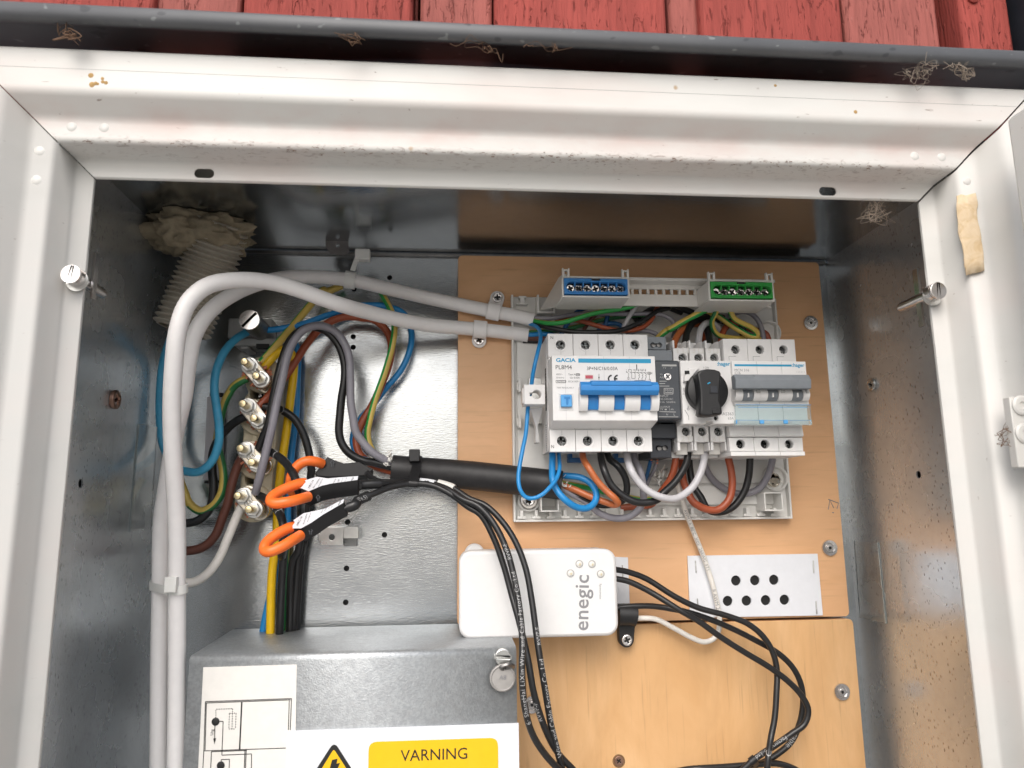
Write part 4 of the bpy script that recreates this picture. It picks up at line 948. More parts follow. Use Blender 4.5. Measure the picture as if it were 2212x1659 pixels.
# --- rotary isolator
sx0, sx1 = .1528, .1888
sw = thing('rotary_switch', 'white rotary load switch with big black knob between power supply and three pole breaker', 'switch', ((sx0+sx1)/2, BK, (rz0+rz1)/2))
swY = -.050
zt_, zt2 = P('K', 600, 985, swY).z, P('K', 600, 1085, swY).z
zb_, zb2 = P('M', 700, 955, swY).z, P('M', 700, 845, swY).z
zc1 = P('K', 600, 1240, swY).z; zc0 = P('M', 700, 640, swY).z
part('body', MB().box(sx0+.0003, sx1-.0003, swY+.006, BK, zb2, zt2), M_['white'], sw, bev=.0004)
part('body_rear', MB().box(sx0+.0005, sx1-.0005, swY+.016, BK, zb_-.004, zt_+.002), M_['white'], sw, bev=.0004)
W3 = (sx1-sx0)/3
for i, (xh, xl_) in enumerate(((415, 458), (615, 662), (815, 865))):
    x0, x1 = sx0+i*W3, sx0+(i+1)*W3
    ph_ = P('K', xh, 1205, swY); pl_ = P('M', xl_, 715, swY)
    mb = MB(); sheet(mb, [(x0+.0007, zt2-.018), (x1-.0007, zt2-.018), (x1-.0007, zt2), (x0+.0007, zt2)], [circle(ph_.x, ph_.z, .0031, 20)], swY+.006, .006, .0003); part('terminal_cover', mb, M_['white'], sw)
    mb = MB(); sheet(mb, [(x0+.0007, zb2), (x1-.0007, zb2), (x1-.0007, zc0+.003), (x0+.0007, zc0+.003)], [circle(pl_.x, pl_.z, .0031, 20)], swY+.006, .006, .0003); part('terminal_cover', mb, M_['white'], sw)
    deep_screw(ph_.x, ph_.z, .003, swY+.0052, sw, 1); deep_screw(pl_.x, pl_.z, .003, swY+.0052, sw, .5)
    # entry funnels with fins
    mb = MB(); mb.prism([(x1-.0045, swY+.012, zt2+.0002), (x1-.0008, swY+.002, zt2+.0002), (x1-.0008, swY+.002, zt_), (x1-.0022, swY+.006, zt_)], (0, .008, 0)); mb.box(x0+.0004, x0+.0018, swY, swY+.016, zt2+.0002, zt_); part('entry_fin', mb, M_['white'], sw, bev=.0003)
    mb = MB(); mb.box(x0+.0004, x0+.0024, swY, swY+.016, zb_, zb2-.0002).box(x1-.0012, x1-.0002, swY, swY+.016, zb_, zb2-.0002); part('entry_fin', mb, M_['white'], sw, bev=.0003)
    mb = MB(); mb.box(x0+.0026, x1-.0014, swY+.010, swY+.014, zb_-.002, zb2-.0002); part('entry_funnel', mb, M_['offwhite'], sw)
    wat(('1 L1', '3 L2', '5 L3')[i], 'K', (345, 540, 735)[i], 1145, (490, 688, 872)[i], 1145, swY-.0003, M_['offwhite'], sw, bold=.02)
    wat(('2 T1', '4 T2', '6 T3')[i], 'M', (398, 596, 798)[i], 835, (545, 745, 940)[i], 835, swY-.0003, M_['offwhite'], sw, bold=.02)
swF = -.0665
qa = P('K', 385, 1300, swF).x; qb = P('M', 1058, 300, swF).x; qz1 = P('K', 700, 1240, swF).z; qz0 = P('M', 700, 618, swF).z
n0 = P('M', 710, 600, swF).x; n1 = P('M', 795, 600, swF).x; nz = P('M', 750, 600, swF).z
mb = MB(); sheet(mb, [(qa, qz0), (n0, qz0), (n0, nz+.001), (n1, nz+.001), (n1, qz0), (qb, qz0), (qb, qz1), (qa, qz1)], [circle(P('M', 838, 546, swF).x, P('M', 838, 546, swF).z, .0016, 16)], swY-.0002, abs(swF-swY)-.0002, .0005)
part('front_cover', mb, M_['white'], sw)
part('padlock_hole', MB().cyl((P('M', 838, 546, swF).x, swF+.003, P('M', 838, 546, swF).z), (P('M', 838, 546, swF).x, swF+.004, P('M', 838, 546, swF).z), .00155, 14), M_['hole'], sw)
pk = P('M', 735, 198, swF)
kr = (P('M', 998, 198, swF-.006).x-P('M', 474, 198, swF-.006).x)/2; pk = P('M', 735, 198, swF-.006)
kc = Vector((pk.x, swF-.0002, pk.z))
kb = part('knob', MB().lathe(kc, (0, -1, 0), [(kr, 0), (kr, .0045), (kr*.97, .0058), (kr*.93, .0062)], 48), M_['black'], sw)
hY = swF-.0165
def hp_(x, y, Y=hY): return P('M', x, y, Y)
outl = [(600, -15), (640, -62), (720, -80), (820, -72), (880, -50), (900, -20), (890, 120), (880, 330), (905, 380), (916, 470), (900, 500), (740, 520), (660, 512), (632, 490), (640, 420), (636, 200), (620, 90)]
outl = [(x+2, y+0) for x, y in outl]
mb = MB(); cs = [hp_(x, y) for x, y in outl]; sheet(mb, [(c.x, c.z) for c in reversed(cs)], [], swF-.006, .0105, .0012); part('grip', mb, M_['black'], sw)
a, b, c, d = rect('M', 752, 128, 862, 238, hY); part('grip_inset', MB().box(a, b, hY-.0003, hY+.001, c, d), M_['black'], sw, bev=.0002)
part('grip_inset', MB().box(a+.0006, b-.0006, hY-.0006, hY, c+.0006, d-.0006), M_['dgrey2'], sw, bev=.0002)
a, b, c, d = rect('M', 785, 430, 884, 488, hY); part('grip_latch', MB().box(a, b, hY-.0008, hY+.001, c, d), M_['black'], sw, bev=.0003)
strokes([[('M', 728, 114), ('M', 740, 102), ('M', 762, 95)]], hY-.0002, .0008, M_['inkb'], sw, name='pointer')
a = [P('K', *q, swF-.003) for q in ((440, 1440), (500, 1340), (630, 1328), (560, 1400), (500, 1490), (430, 1505))]
mb = MB(); sheet(mb, [(c.x, c.z) for c in reversed(a)], [], swF+.0005, .0035, .0003); part('padlock_tab', mb, M_['white'], sw)
a, b, c, d = rect('K', 440, 1368, 498, 1410, swF-.0031); part('tab_opening', MB().box(a, b, swF-.0033, swF-.0028, c, d), M_['hole'], sw)
wat(':hager', 'K', 850, 1303, 1012, 1303, swF, M_['inkb'], sw, bold=.025); wat('I ON', 'K', 676, 1340, 742, 1340, swF, M_['inkg'], sw)
words('0 OFF', P('M', 438, 248, swF), P('M', 438, 160, swF), M_['inkg'], sw)
wat('HAS363', 'M', 880, 510, 1056, 510, swF, M_['inkd'], sw); wat('63A', 'M', 986, 563, 1058, 563, swF, M_['inkd'], sw)
strokes([[('M', 440, 440), ('M', 488, 520), ('M', 490, 570)], [('M', 482, 388), ('M', 482, 418)], [('M', 472, 418), ('M', 494, 418), ('M', 494, 442), ('M', 472, 442), ('M', 472, 418)]], swF-.0002, .0003, M_['inkg'], sw)

# --- three pole breaker
mx0, mx1 = .1890, .2428
mc = thing('circuit_breaker', 'white three pole breaker with grey toggle bar at the right end of the row', 'breaker', ((mx0+mx1)/2, BK, (rz0+rz1)/2))
mY = -.054; mF = -.0695
mz1 = P('K', 1380, 968, mY).z; ms1 = P('K', 1380, 1243, mY).z; ml1 = P('M', 1450, 790, mY).z; ml0 = P('M', 1450, 962, mY).z; mz0 = P('M', 1450, 1022, mY).z; mlt = P('M', 1450, 640, mY).z
part('body', MB().box(mx0, mx1, mY+.0062, BK, ml0, mz1), M_['white'], mc, bev=.0004)
holes = []
for (r_, xs_, y) in (('K', (1083, 1390, 1688), 1100), ('M', (1147, 1456, 1762), 873)):
    for x in xs_:
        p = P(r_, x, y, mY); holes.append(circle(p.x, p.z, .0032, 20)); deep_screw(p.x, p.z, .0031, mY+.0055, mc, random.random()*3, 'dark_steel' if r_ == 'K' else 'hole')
for mb in lid_plates(mx0, mx1, ms1-.002, mz1, holes, mY, .006, 3): part('terminal_cover', mb, M_['white'], mc)
for mb in lid_plates(mx0, mx1, ml0, ml1, holes, mY, .006, 3): part('terminal_cover', mb, M_['white'], mc)
for i in range(3):
    W3 = (mx1-mx0)/3; x0 = mx0+i*W3+.0001; x1 = mx0+(i+1)*W3-.0001
    part('lower_slope', MB().px([(mY+.005, ml1+.0004), (mY-.0015, ml1+.0004), (mY-.0022, ml1+.0016), (mY-.0003, mlt+.0025), (mY+.005, mlt+.0025)], x0, x1), M_['white'], mc, bev=.0003)
    part('lower_lip', MB().box(x0, x1, mY-.0018, BK, mz0, mz0+.0028).box(x0, x1, mY+.0004, BK, mz0+.0029, ml0-.0002), M_['white'], mc, bev=.0003)
    xa = P('K', (998, 1303, 1606)[i], 1200, mY).x; xb = P('K', (1085, 1392, 1694)[i], 1200, mY).x
    za = P('K', 1200, 1187, mY).z; zb3 = P('K', 1200, 1240, mY).z
    part('moulded_seam', MB().box(xa, xb, mY-.0001, mY+.0002, za-.00012, za+.00012).box(xa-.0001, xa+.0001, mY-.0001, mY+.0002, zb3, za), M_['inkd'], mc)
ffx0 = P('K', 1035, 1300, mF).x; ffx1 = P('K', 1972, 1320, mF).x; ffz1 = P('K', 1500, 1248, mF).z; ffz0 = P('M', 1500, 625, mF+.004).z
cutx = [ffx0, P('K', 1350, 1320, mF).x, P('K', 1664, 1320, mF).x, ffx1]
for a, b in zip(cutx, cutx[1:]):
    part('front_cover', MB().px(roundpoly([(mY+.003, ffz1), (mF, ffz1), (mF, P('M', 1500, 372, mF).z), (mF+.0035, P('M', 1500, 380, mF).z), (mF+.0035, ffz0), (mY+.003, ffz0)], [0, .0006, .0004, 0, .0005, 0], 3), a+.0001, b-.0001), M_['white'], mc, bev=.0002)
a, b, c, d = rect('K', 1068, 1288, 1790, 1313, mF); part('blue_stripe', MB().box(a, b, mF-.00015, mF+.0001, c, d), M_['inkb'], mc)
wat(':hager', 'K', 1798, 1318, 1952, 1320, mF, M_['inkb'], mc, bold=.025); wat('MCN 316', 'K', 1070, 1376, 1252, 1377, mF, M_['inkd'], mc); wat('C16', 'K', 1072, 1412, 1145, 1412, mF, M_['inkd'], mc)
for x in (1850, 1888, 1928): wat('1 2', 'K', x, 1392, x+28, 1392, mF, M_['lgrey'], mc)
mB = mF-.013; a, b, c, d = rect('K', 1085, 1405, 2043, 1597, mB); H = d-c
part('toggle_bar', MB().px(roundpoly([(mF-.005, d-.001), (mB+.003, d), (mB, d-H*.4), (mB+.001, c+.0004), (mF-.006, c+.0005)], [0, .0006, .0008, .0006, 0], 3), a, b), M_['grey'], mc, bev=.0004)
a2, b2_, c2, d2 = rect('K', 1325, 1408, 1830, 1438, mB); part('grip_ridge', MB().box(a2, b2_, mB+.0014, mB+.003, d-.003, d-.0004), M_['grey'], mc, bev=.0002)
for i in range(3):
    off = i*312
    for (x0, x1, m_, bl_) in ((1072, 1172, 'white', .006), (1172, 1302, 'grey', .0055), (1302, 1390, 'white', .006)):
        a, b, c, d = rect('M', x0+off, 175, x1+off-4, 322, mF-.004); mb = MB(); rib(mb, a+.0001, b-.0001, mF, c, d+.0008, bl_); part('toggle_rib' if m_ == 'white' else 'toggle', mb, M_[m_], mc)
    a, b, c, d = rect('M', 1236+off, 225, 1254+off, 280, mF-.006); part('position_mark', MB().box(a, b, mF-.0064, mF-.004, c, d), M_['white'], mc, bev=.0002)
    a, b, c, d = rect('M', 1345+off, 185, 1390+off, 230, mF-.006); part('toggle_notch', MB().box(a, b, mF-.0066, mF-.004, c, d), M_['lgrey'], mc, bev=.0002)
# hinged clear label cover
cl0, cl1, cz0, cz1 = rect('M', 1085, 375, 2037, 630, mF-.002)
lc = part('label_cover', MB().box(cl0, cl1, mF-.002, mF-.0008, cz0+.0035, cz1).box(cl0, cl1, mF-.0026, mF+.002, cz0, cz0+.0034), M_['clear'], mc, bev=.0003)
strokes([[('M', 1085, 376), ('M', 2037, 378)], [('M', 1115, 408), ('M', 2000, 412)], [('M', 1090, 572), ('M', 2030, 576)]], mF-.0022, .0003, M_['sblue'], lc, name='edge_line')
for x in (1415, 1715, 1095): a, b, c, d = rect('M', x-(28 if x > 1100 else 8), 568, x+(28 if x > 1100 else 8), 616, mF-.003); part('hinge_pip', MB().box(a, b, mF-.0034, mF-.0024, c, d), M_['sblue'], lc, bev=.0003)

# ------------------------------------------------------------------ white monitoring box
DY = -.036
dv = thing('monitoring_box', 'white rounded energy monitor box with four status lights, hung over the board edge', 'monitor', P('H', 1270, 560, -.02))
a, b, c, d = rect('H', 768, 281, 1771, 838, DY)
mb = MB(); sheet(mb, rrect(a, b, c, d, .0085, 8), [], DY+.0115, .0115, .0022); shell = part('front_shell', mb, M_['device'], dv, smooth=50)
mb = MB(); sheet(mb, rrect(a+.0004, b-.0004, c+.0004, d-.0004, .0082, 8), [], DY+.032, .0202, .0010); part('rear_shell', mb, M_['device'], dv, smooth=50)
for (x, y) in ((1472, 428), (1528, 369), (1608, 370), (1663, 432)):
    c_ = P('H', x, y, DY)
    l_ = part('status_light', MB().lathe(c_, (0, -1, 0), [(.0027, -.0001), (.0027, .0003), (.0023, .0004), (.0021, .0001)], 20), M_['lgrey'], dv)
    part('lens', MB().lathe(c_, (0, -1, 0), [(.0020, .0002), (.0014, .0005), (.0005, .0006)], 16), M_['offwhite'], l_)
    part('chip', MB().box(c_.x-.0002, c_.x+.0009, c_.y-.0009, c_.y-.0004, c_.z-.0010, c_.z+.0004), M_['beige'], l_)
words('enegic', P('H', 1583, 790, DY), P('H', 1588, 440, DY), M_['inkd'], dv, bold=.012, spacing=1.05)
words('status/config', P('H', 1664, 592, DY), P('H', 1665, 494, DY), M_['inkd'], dv)
pc_ = P('H', 868, 258, -.012); part('mounting_ear', MB().lathe((pc_.x, -.002, pc_.z-.0055), (0, -1, 0), [(.0072, 0), (.0072, .006), (.0062, .007)], 24), M_['device'], dv)
# black P clip with screw
pcl = thing('cable_clip', 'black plastic P clip with cross head screw beside the white monitoring box', 'clip', P('H', 1828, 780, -.006))
q = [P('H', x, y, -.009) for x, y in ((1778, 640), (1874, 640), (1884, 700), (1884, 760), (1876, 830))]
o_ = [(P('H', x, y, -.0065).x, P('H', x, y, -.0065).z) for x, y in ((1778, 640), (1840, 632), (1874, 650), (1884, 700), (1884, 800), (1872, 850))]
c_ = P('H', 1826, 848, -.0065); rr = .0054
o_ = [(P('H', 1770, 640, -.0065).x, P('H', 1770, 640, -.0065).z)]+[(c_.x-rr, c_.z)]+[(c_.x+rr*math.cos(R_(a_)), c_.z+rr*math.sin(R_(a_))) for a_ in range(195, 361, 15)]+[(P('H', 1885, 700, -.0065).x, P('H', 1885, 700, -.0065).z), (P('H', 1875, 645, -.0065).x, P('H', 1875, 645, -.0065).z)]
mb = MB(); sheet(mb, o_, [], -.0004, .0070, .0006); part('strap', mb, M_['black'], pcl)
t_ = MB(); tube(t_, [P('H', 1772, 690, -.011), P('H', 1800, 690, -.011), P('H', 1850, 690, -.011), P('H', 1884, 695, -.011)], .0078, 18); part('collar', t_, M_['black'], pcl)
screw_pozi((c_.x, -.0076, c_.z), .0040, M_['steel'], pcl, .0018)

# ------------------------------------------------------------------ thick white sheathed cables
RC = .0052
cab_f = wire('sheathed_cable', 'front thick white cable, right of the pair below, arching to the lower saddle', [('G', 1112, 1659, -62), ('G', 1117, 1200, -62), ('G', 1118, 600, -66), ('G', 1117, 100, -74), ('D', 1094, 1300, -88), ('D', 1086, 1000, -98), ('D', 1097, 750, -106), ('D', 1126, 500, -112), ('D', 1185, 340, -112), ('D', 1300, 232, -108), ('D', 1480, 192, -98), ('D', 1750, 212, -82), ('E', 0, 340, -64), ('E', 200, 395, -44), ('E', 400, 443, -28), ('E', 600, 477, -16), ('E', 800, 494, -9), ('E', 900, 503, -8), ('E', 1050, 520, -8), ('E', 1205, 540, -9)], RC, M_['cable_white'], 'cable', 'thick white cables', n=22)
cab_r = wire('sheathed_cable', 'rear thick white cable, left of the pair below, arching to the upper saddle', [('G', 1003, 1659, -52), ('G', 1007, 1000, -54), ('G', 1014, 500, -54), ('G', 1022, 100, -52), ('D', 1060, 1450, -56), ('D', 1110, 1150, -62), ('D', 1162, 930, -66), ('D', 1192, 700, -68), ('D', 1236, 520, -68), ('D', 1333, 380, -64), ('D', 1500, 265, -50), ('D', 1700, 195, -30), ('D', 1900, 168, -12), ('E', 80, 190, -8), ('E', 300, 240, -6), ('E', 500, 287, -6), ('E', 700, 330, -7), ('E', 900, 372, -8), ('E', 1000, 393, -8), ('E', 1120, 415, -9), ('E', 1238, 444, -10)], RC, M_['cable_white'], 'cable', 'thick white cables', n=22)
def along(o, q):
    """point, tangent on a cable path nearest a surveyed direction"""
    path, r = o_path[o.name]; v = ray(*q).normalized()
    i = min(range(1, len(path)-1), key=lambda i: ((path[i]-CAM)-((path[i]-CAM).dot(v))*v).length)
    return path[i], (path[i+1]-path[i-1]).normalized()
def saddle(label, cable, q, scr, ang):
    p, t = along(cable, dp(*q)); s_ = P(*scr, -.003)
    th_ = thing('cable_saddle', label, 'cable clip', p, 'white cable saddles on the plywood')
    n_ = 16; mb = MB(); vs = []; w_ = .0052; nrm = Vector((0, -1, 0)); side_ = t.cross(nrm).normalized(); R1 = RC+.0002; R2 = RC+.0018
    for s in (-w_, w_):
        for R in (R1, R2):
            for k in range(n_+1):
                a_ = math.pi*(k/n_)*1.02-.02
                vs.append(p+s*t+R*(math.cos(a_)*side_+math.sin(a_)*nrm))
    m1 = n_+1; f = []
    for k in range(n_): f += [(k, k+1, m1+k+1, m1+k), (2*m1+k, 3*m1+k, 3*m1+k+1, 2*m1+k+1), (m1+k, m1+k+1, 3*m1+k+1, 3*m1+k), (k, 2*m1+k, 2*m1+k+1, k+1)]
    f += [(0, m1, 3*m1, 2*m1), (n_, 2*m1+n_, 3*m1+n_, m1+n_)]
    mb.add(vs, f); part('strap', mb, M_['cable_white'], th_, bev=.0006)
    d_ = Vector((s_.x-p.x, 0, s_.z-p.z)); L_ = d_.length; d_.normalize(); e = Vector((-d_.z, 0, d_.x))
    o2 = [p+d_*(RC-.001)-e*.0048]; o2 = []
    for a_ in range(-100, 101, 20): o2.append((s_.x+.0056*(math.cos(R_(a_))*d_.x+math.sin(R_(a_))*e.x), s_.z+.0056*(math.cos(R_(a_))*d_.z+math.sin(R_(a_))*e.z)))
    b0 = p+d_*(RC-.0015); o2 += [(b0.x+e.x*.0052, b0.z+e.z*.0052), (b0.x-e.x*.0052, b0.z-e.z*.0052)]
    mb = MB(); sheet(mb, o2, [], -.0004, .0032, .0005); part('foot', mb, M_['cable_white'], th_)
    screw_pozi((s_.x, -.0036, s_.z), .0040, M_['steel'], th_, .0020, ang=ang)
saddle('white cable saddle with its screw above, holding the rear thick white cable', cab_r, ('E', 990, 395), ('E', 1010, 303), .1)
saddle('white cable saddle with its screw below, holding the front thick white cable', cab_f, ('E', 902, 500), ('E', 895, 572), .5)

def ring_tie(name, label, cables, mat, Wd=.0026, th=.0012, head=None, cat='cable tie'):
    """flat strap round one or more cable paths: convex loop in a plane across them"""
    c0 = sum((p for p, t, r in cables), Vector())/len(cables); t = cables[0][1]
    u = t.orthogonal().normalized(); v = t.cross(u); pts = []
    for p, tt, r in cables:
        p = p-(p-c0).dot(t)*t
        for k in range(24): a_ = 6.28319*k/24; w_ = p-c0+(r+.0003)*(math.cos(a_)*u+math.sin(a_)*v); pts.append((w_.dot(u), w_.dot(v)))
    pts = sorted(set((round(x, 6), round(y, 6)) for x, y in pts))
    def half(ps):
        h = []
        for q in ps:
            while len(h) > 1 and (h[-1][0]-h[-2][0])*(q[1]-h[-2][1])-(h[-1][1]-h[-2][1])*(q[0]-h[-2][0]) <= 0: h.pop()
            h.append(q)
        return h[:-1]
    hull = half(pts)+half(pts[::-1]); n_ = len(hull); vs = []
    for s in (-Wd, Wd):
        for k_ in (0, th):
            for x, y in hull:
                l = math.hypot(x, y); vs.append(c0+s*t+(x*(1+k_/l))*u+(y*(1+k_/l))*v)
    f = []
    for k in range(n_):
        j = (k+1) % n_; f += [(k, j, 2*n_+j, 2*n_+k), (n_+k, 3*n_+k, 3*n_+j, n_+j), (k, n_+k, n_+j, j), (2*n_+k, 2*n_+j, 3*n_+j, 3*n_+k)]
    o = thing(name, label, cat, c0); part('strap', MB().add(vs, f), mat, o, smooth=40)
    if head:
        hp2, hs2, dirs = head; h = MB().obox(hp2, dirs[0]*hs2[0], dirs[1]*hs2[1], dirs[2]*hs2[2]); part('head', h, mat, o, bev=.0006)
    return o
def pt(o, r_, x, y): p, t = along(o, dp(r_, x, y)); return p, t, o_path[o.name][1]
A_ = pt(cab_f, 'G', 1120, 490); B_ = pt(cab_r, 'G', 1010, 500)
X_, Y_, Z_ = Vector((1, 0, 0)), Vector((0, 1, 0)), Vector((0, 0, 1))
ring_tie('cable_tie', 'translucent white cable tie round the pair of thick white cables, lower left', [A_, B_], M_['tie'], head=(P('G', 1082, 500, -.074), (.0036, .0022, .0046), (X_, Y_, Z_)))
p, t, r_0 = pt(cab_r, 'E', 95, 190)
kt = ring_tie('cable_tie', 'translucent white cable tie hanging the rear thick white cable from the ceiling bracket', [(p, t, RC)], M_['tie'], Wd=.0040, head=(P('E', 160, 35, -.010), (.0056, .004, .0042), (X_, Y_, Z_)))
t_ = MB().prism([P('E', 80, 130, -.013), P('E', 112, 135, -.013), P('E', 140, 50, -.010), P('E', 112, 40, -.010)], (0, -.0012, 0)); part('tail', t_, M_['tie'], kt, bev=.0003)
# bracket under the ceiling
cb = thing('ceiling_bracket', 'dull grey steel bracket with a hole, fixed at the top of the back wall', 'bracket', P('Z', 1360, 990, 0))
a = [P('A', *q, -.004) for q in ((2055, 1482), (2195, 1492), (2208, 1600), (2170, 1612), (2085, 1600), (2058, 1560))]
hc = P('A', 2132, 1552, -.004); mb = MB(); sheet(mb, [(c.x, c.z) for c in reversed(a)], [circle(hc.x, hc.z, .0016, 14)], -.002, .002, .0003); part('tab', mb, M_['bracket'], cb)
a = [P('Z', *q, .002) for q in ((1318, 1010), (1402, 1000), (1455, 1080), (1450, 1092), (1345, 1080))]
mb = MB(); sheet(mb, [(c.x, c.z) for c in reversed(a)], [], .0195, .018, .001); part('block', mb, M_['bracket'], cb)

# ------------------------------------------------------------------ corrugated conduit with foam collar
cpts = [at(478, 480, -.042), at(462, 535, -.036), at(446, 585, -.032), at(424, 640, -.030), at(402, 690, -.030), at(392, 715, -.030)]
cpts[0].z = ZC-.002
path = smooth_path(cpts, 40); cw = thing('corrugated_conduit', 'cream corrugated plastic conduit coming down from the ceiling at the left', 'conduit', cpts[0])
def cr(i, s): return .0186+.0015*math.sin(6.28319*s/.0040)
mb = MB(); tube(mb, path, .02, 28, rf=cr, cap=False); part('hose', mb, M_['conduit'], cw, smooth=70, solid=.0012)
rnd = random.Random(3); bm = bmesh.new(); bmesh.ops.create_icosphere(bm, subdivisions=5, radius=1)
from mathutils import noise as mn
fc_ = at(424, 500, -.040)
for v in bm.verts:
    n0 = mn.fractal(v.co*2.2+Vector((3, 1, 0)), .9, 2.1, 5)*.34+mn.noise(v.co*9)*.07
    v.co = fc_+Vector((v.co.x*.036, v.co.y*.024, v.co.z*.016))*(1+n0)
    v.co.z = min(v.co.z, ZC-.0005)
me = bpy.data.meshes.new('foam'); bm.to_mesh(me); bm.free(); mb = MB().mesh(me); bpy.data.meshes.remove(me)
fo = part('foam_collar', mb, M_['foam'], None, smooth=80); tag(fo, 'crumbling brown sealing foam round the conduit at the ceiling', 'foam')

# ------------------------------------------------------------------ wires in the left half
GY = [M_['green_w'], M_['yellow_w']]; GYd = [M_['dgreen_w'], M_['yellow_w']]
W1 = wire
W1('wire', 'light blue wire curving from the big slotted bolt down behind the white cables', [('D', 1560, 520, -8), ('D', 1500, 555, -14), ('D', 1420, 640, -22), ('D', 1368, 760, -26), ('D', 1355, 880, -28), ('D', 1370, 1000), ('D', 1385, 1120), ('D', 1380, 1230), ('D', 1335, 1340), ('D', 1260, 1400), ('D', 1180, 1400, -22), ('D', 1100, 1360, -12), ('D', 1030, 1230, -8), ('D', 1012, 1080), ('D', 1012, 900), ('D', 1030, 720, -14), ('D', 1080, 560, -30), ('D', 1130, 440, -36)], .0029, M_['lblue_w'])
W1('wire', 'blue wire leaving the neutral terminal to the right and dropping into the black sheath', [('N', 800, 540, -8), ('N', 1000, 525, -8), ('N', 1150, 495, -8), ('N', 1350, 445, -4), ('N', 1600, 355), ('N', 1800, 295, 4), ('E', 60, 365, 6), ('E', 200, 348, 6), ('E', 330, 360), ('E', 420, 405), ('E', 464, 500), ('E', 460, 620), ('E', 400, 760), ('E', 300, 880), ('E', 220, 985, 4), ('E', 150, 1060), ('E', 105, 1150), ('E', 100, 1230), ('E', 150, 1310, -8), ('E', 350, 1395, -12)], .0024, M_['blue_w'])
W1('wire', 'bright yellow wire hooking down from the top clamp and running to the meter cover', [('N', 815, 1010, -14), ('N', 900, 905, -14), ('N', 990, 820, -12), ('N', 1075, 785), ('N', 1150, 830), ('N', 1185, 930), ('N', 1180, 1100, -6), ('N', 1145, 1400), ('N', 1120, 1600), ('O', 1095, 60), ('O', 1060, 300), ('O', 1020, 560), ('O', 995, 850), ('O', 975, 1200), ('O', 965, 1500), ('G', 1722, 400), ('G', 1708, 835, 0)], .0031, M_['yellowb_w'])
W1('wire', 'blue wire running straight down behind the bright yellow wire', [('N', 1110, 560, -2), ('N', 1175, 650, 6), ('N', 1220, 760, 12), ('N', 1238, 900, 13), ('N', 1228, 1200), ('N', 1215, 1600), ('O', 1172, 200), ('O', 1135, 600), ('O', 1110, 1000), ('O', 1100, 1300), ('G', 1690, 650), ('G', 1655, 840, 8)], .0026, M_['blue_w'])
W1('wire', 'green and yellow wire rising from the top clamp behind the thick white cables', [('N', 770, 950, -14), ('N', 880, 830, -14), ('N', 1000, 690, -12), ('N', 1150, 515, -8), ('N', 1290, 345), ('N', 1420, 190, 0), ('N', 1560, 30, 6), ('D', 2060, 262, 8), ('D', 2160, 225, 10)], .0029, GY, stripe=(.04, .6, .46))
W1('wire', 'green and yellow wire coming down right of the blue arc into the black sheath', [('E', 255, 235, 6), ('E', 300, 310, 2), ('E', 345, 400, -4), ('E', 360, 500, -8), ('E', 345, 610, -8), ('E', 300, 770), ('E', 240, 940), ('E', 205, 1070), ('E', 190, 1170), ('E', 215, 1260, -9), ('E', 270, 1320, -10), ('E', 350, 1360, -12)], .0024, GY, stripe=(.47, 0, .45))
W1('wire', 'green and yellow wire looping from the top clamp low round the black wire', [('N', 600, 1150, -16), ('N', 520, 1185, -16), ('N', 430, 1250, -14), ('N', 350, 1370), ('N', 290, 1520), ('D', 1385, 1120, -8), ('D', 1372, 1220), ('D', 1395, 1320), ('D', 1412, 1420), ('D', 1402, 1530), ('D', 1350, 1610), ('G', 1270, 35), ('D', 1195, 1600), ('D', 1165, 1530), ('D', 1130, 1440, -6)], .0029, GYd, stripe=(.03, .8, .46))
W1('wire', 'black wire from the second clamp curling down left behind the light blue wire', [('D', 1560, 1050, -16), ('D', 1500, 1078, -14), ('D', 1430, 1135, -10), ('D', 1378, 1200), ('D', 1345, 1290, -6), ('D', 1342, 1400), ('D', 1350, 1500), ('D', 1335, 1610), ('G', 1310, 45), ('G', 1250, 95), ('G', 1180, 112), ('G', 1080, 118, -6)], .0031, M_['black_w'])
W1('wire', 'dark brown wire from the third clamp curving down left to the white cables', [('D', 1530, 1310, -16), ('D', 1500, 1370, -14), ('D', 1465, 1480), ('D', 1440, 1600), ('G', 1405, 80), ('G', 1360, 190), ('G', 1290, 260), ('G', 1200, 285), ('G', 1080, 280, -8)], .0032, M_['dbrown_w'])
W1('wire', 'short cream wire from the lowest clamp down to the cable tie', [('G', 1530, 0, -18), ('G', 1500, 60, -18), ('G', 1440, 205), ('G', 1380, 340), ('G', 1310, 430), ('G', 1235, 480), ('G', 1170, 490, -30), ('G', 1080, 480, -36)], .0031, M_['white_w'])
W1('wire', 'red brown wire from the second clamp arching right over the plate to the black sheath', [('N', 740, 1510, -18), ('N', 850, 1390, -16), ('N', 960, 1260, -12), ('N', 1090, 1110), ('N', 1210, 930), ('N', 1350, 715), ('N', 1500, 535), ('N', 1650, 430), ('N', 1850, 370, -2), ('N', 2050, 385, 0), ('E', 230, 442), ('E', 310, 510), ('E', 340, 600), ('E', 325, 720), ('E', 270, 870), ('E', 220, 980), ('E', 160, 1080), ('E', 120, 1190), ('E', 135, 1280), ('E', 210, 1350, -8), ('E', 350, 1402, -12)], .0029, M_['brown_w'])
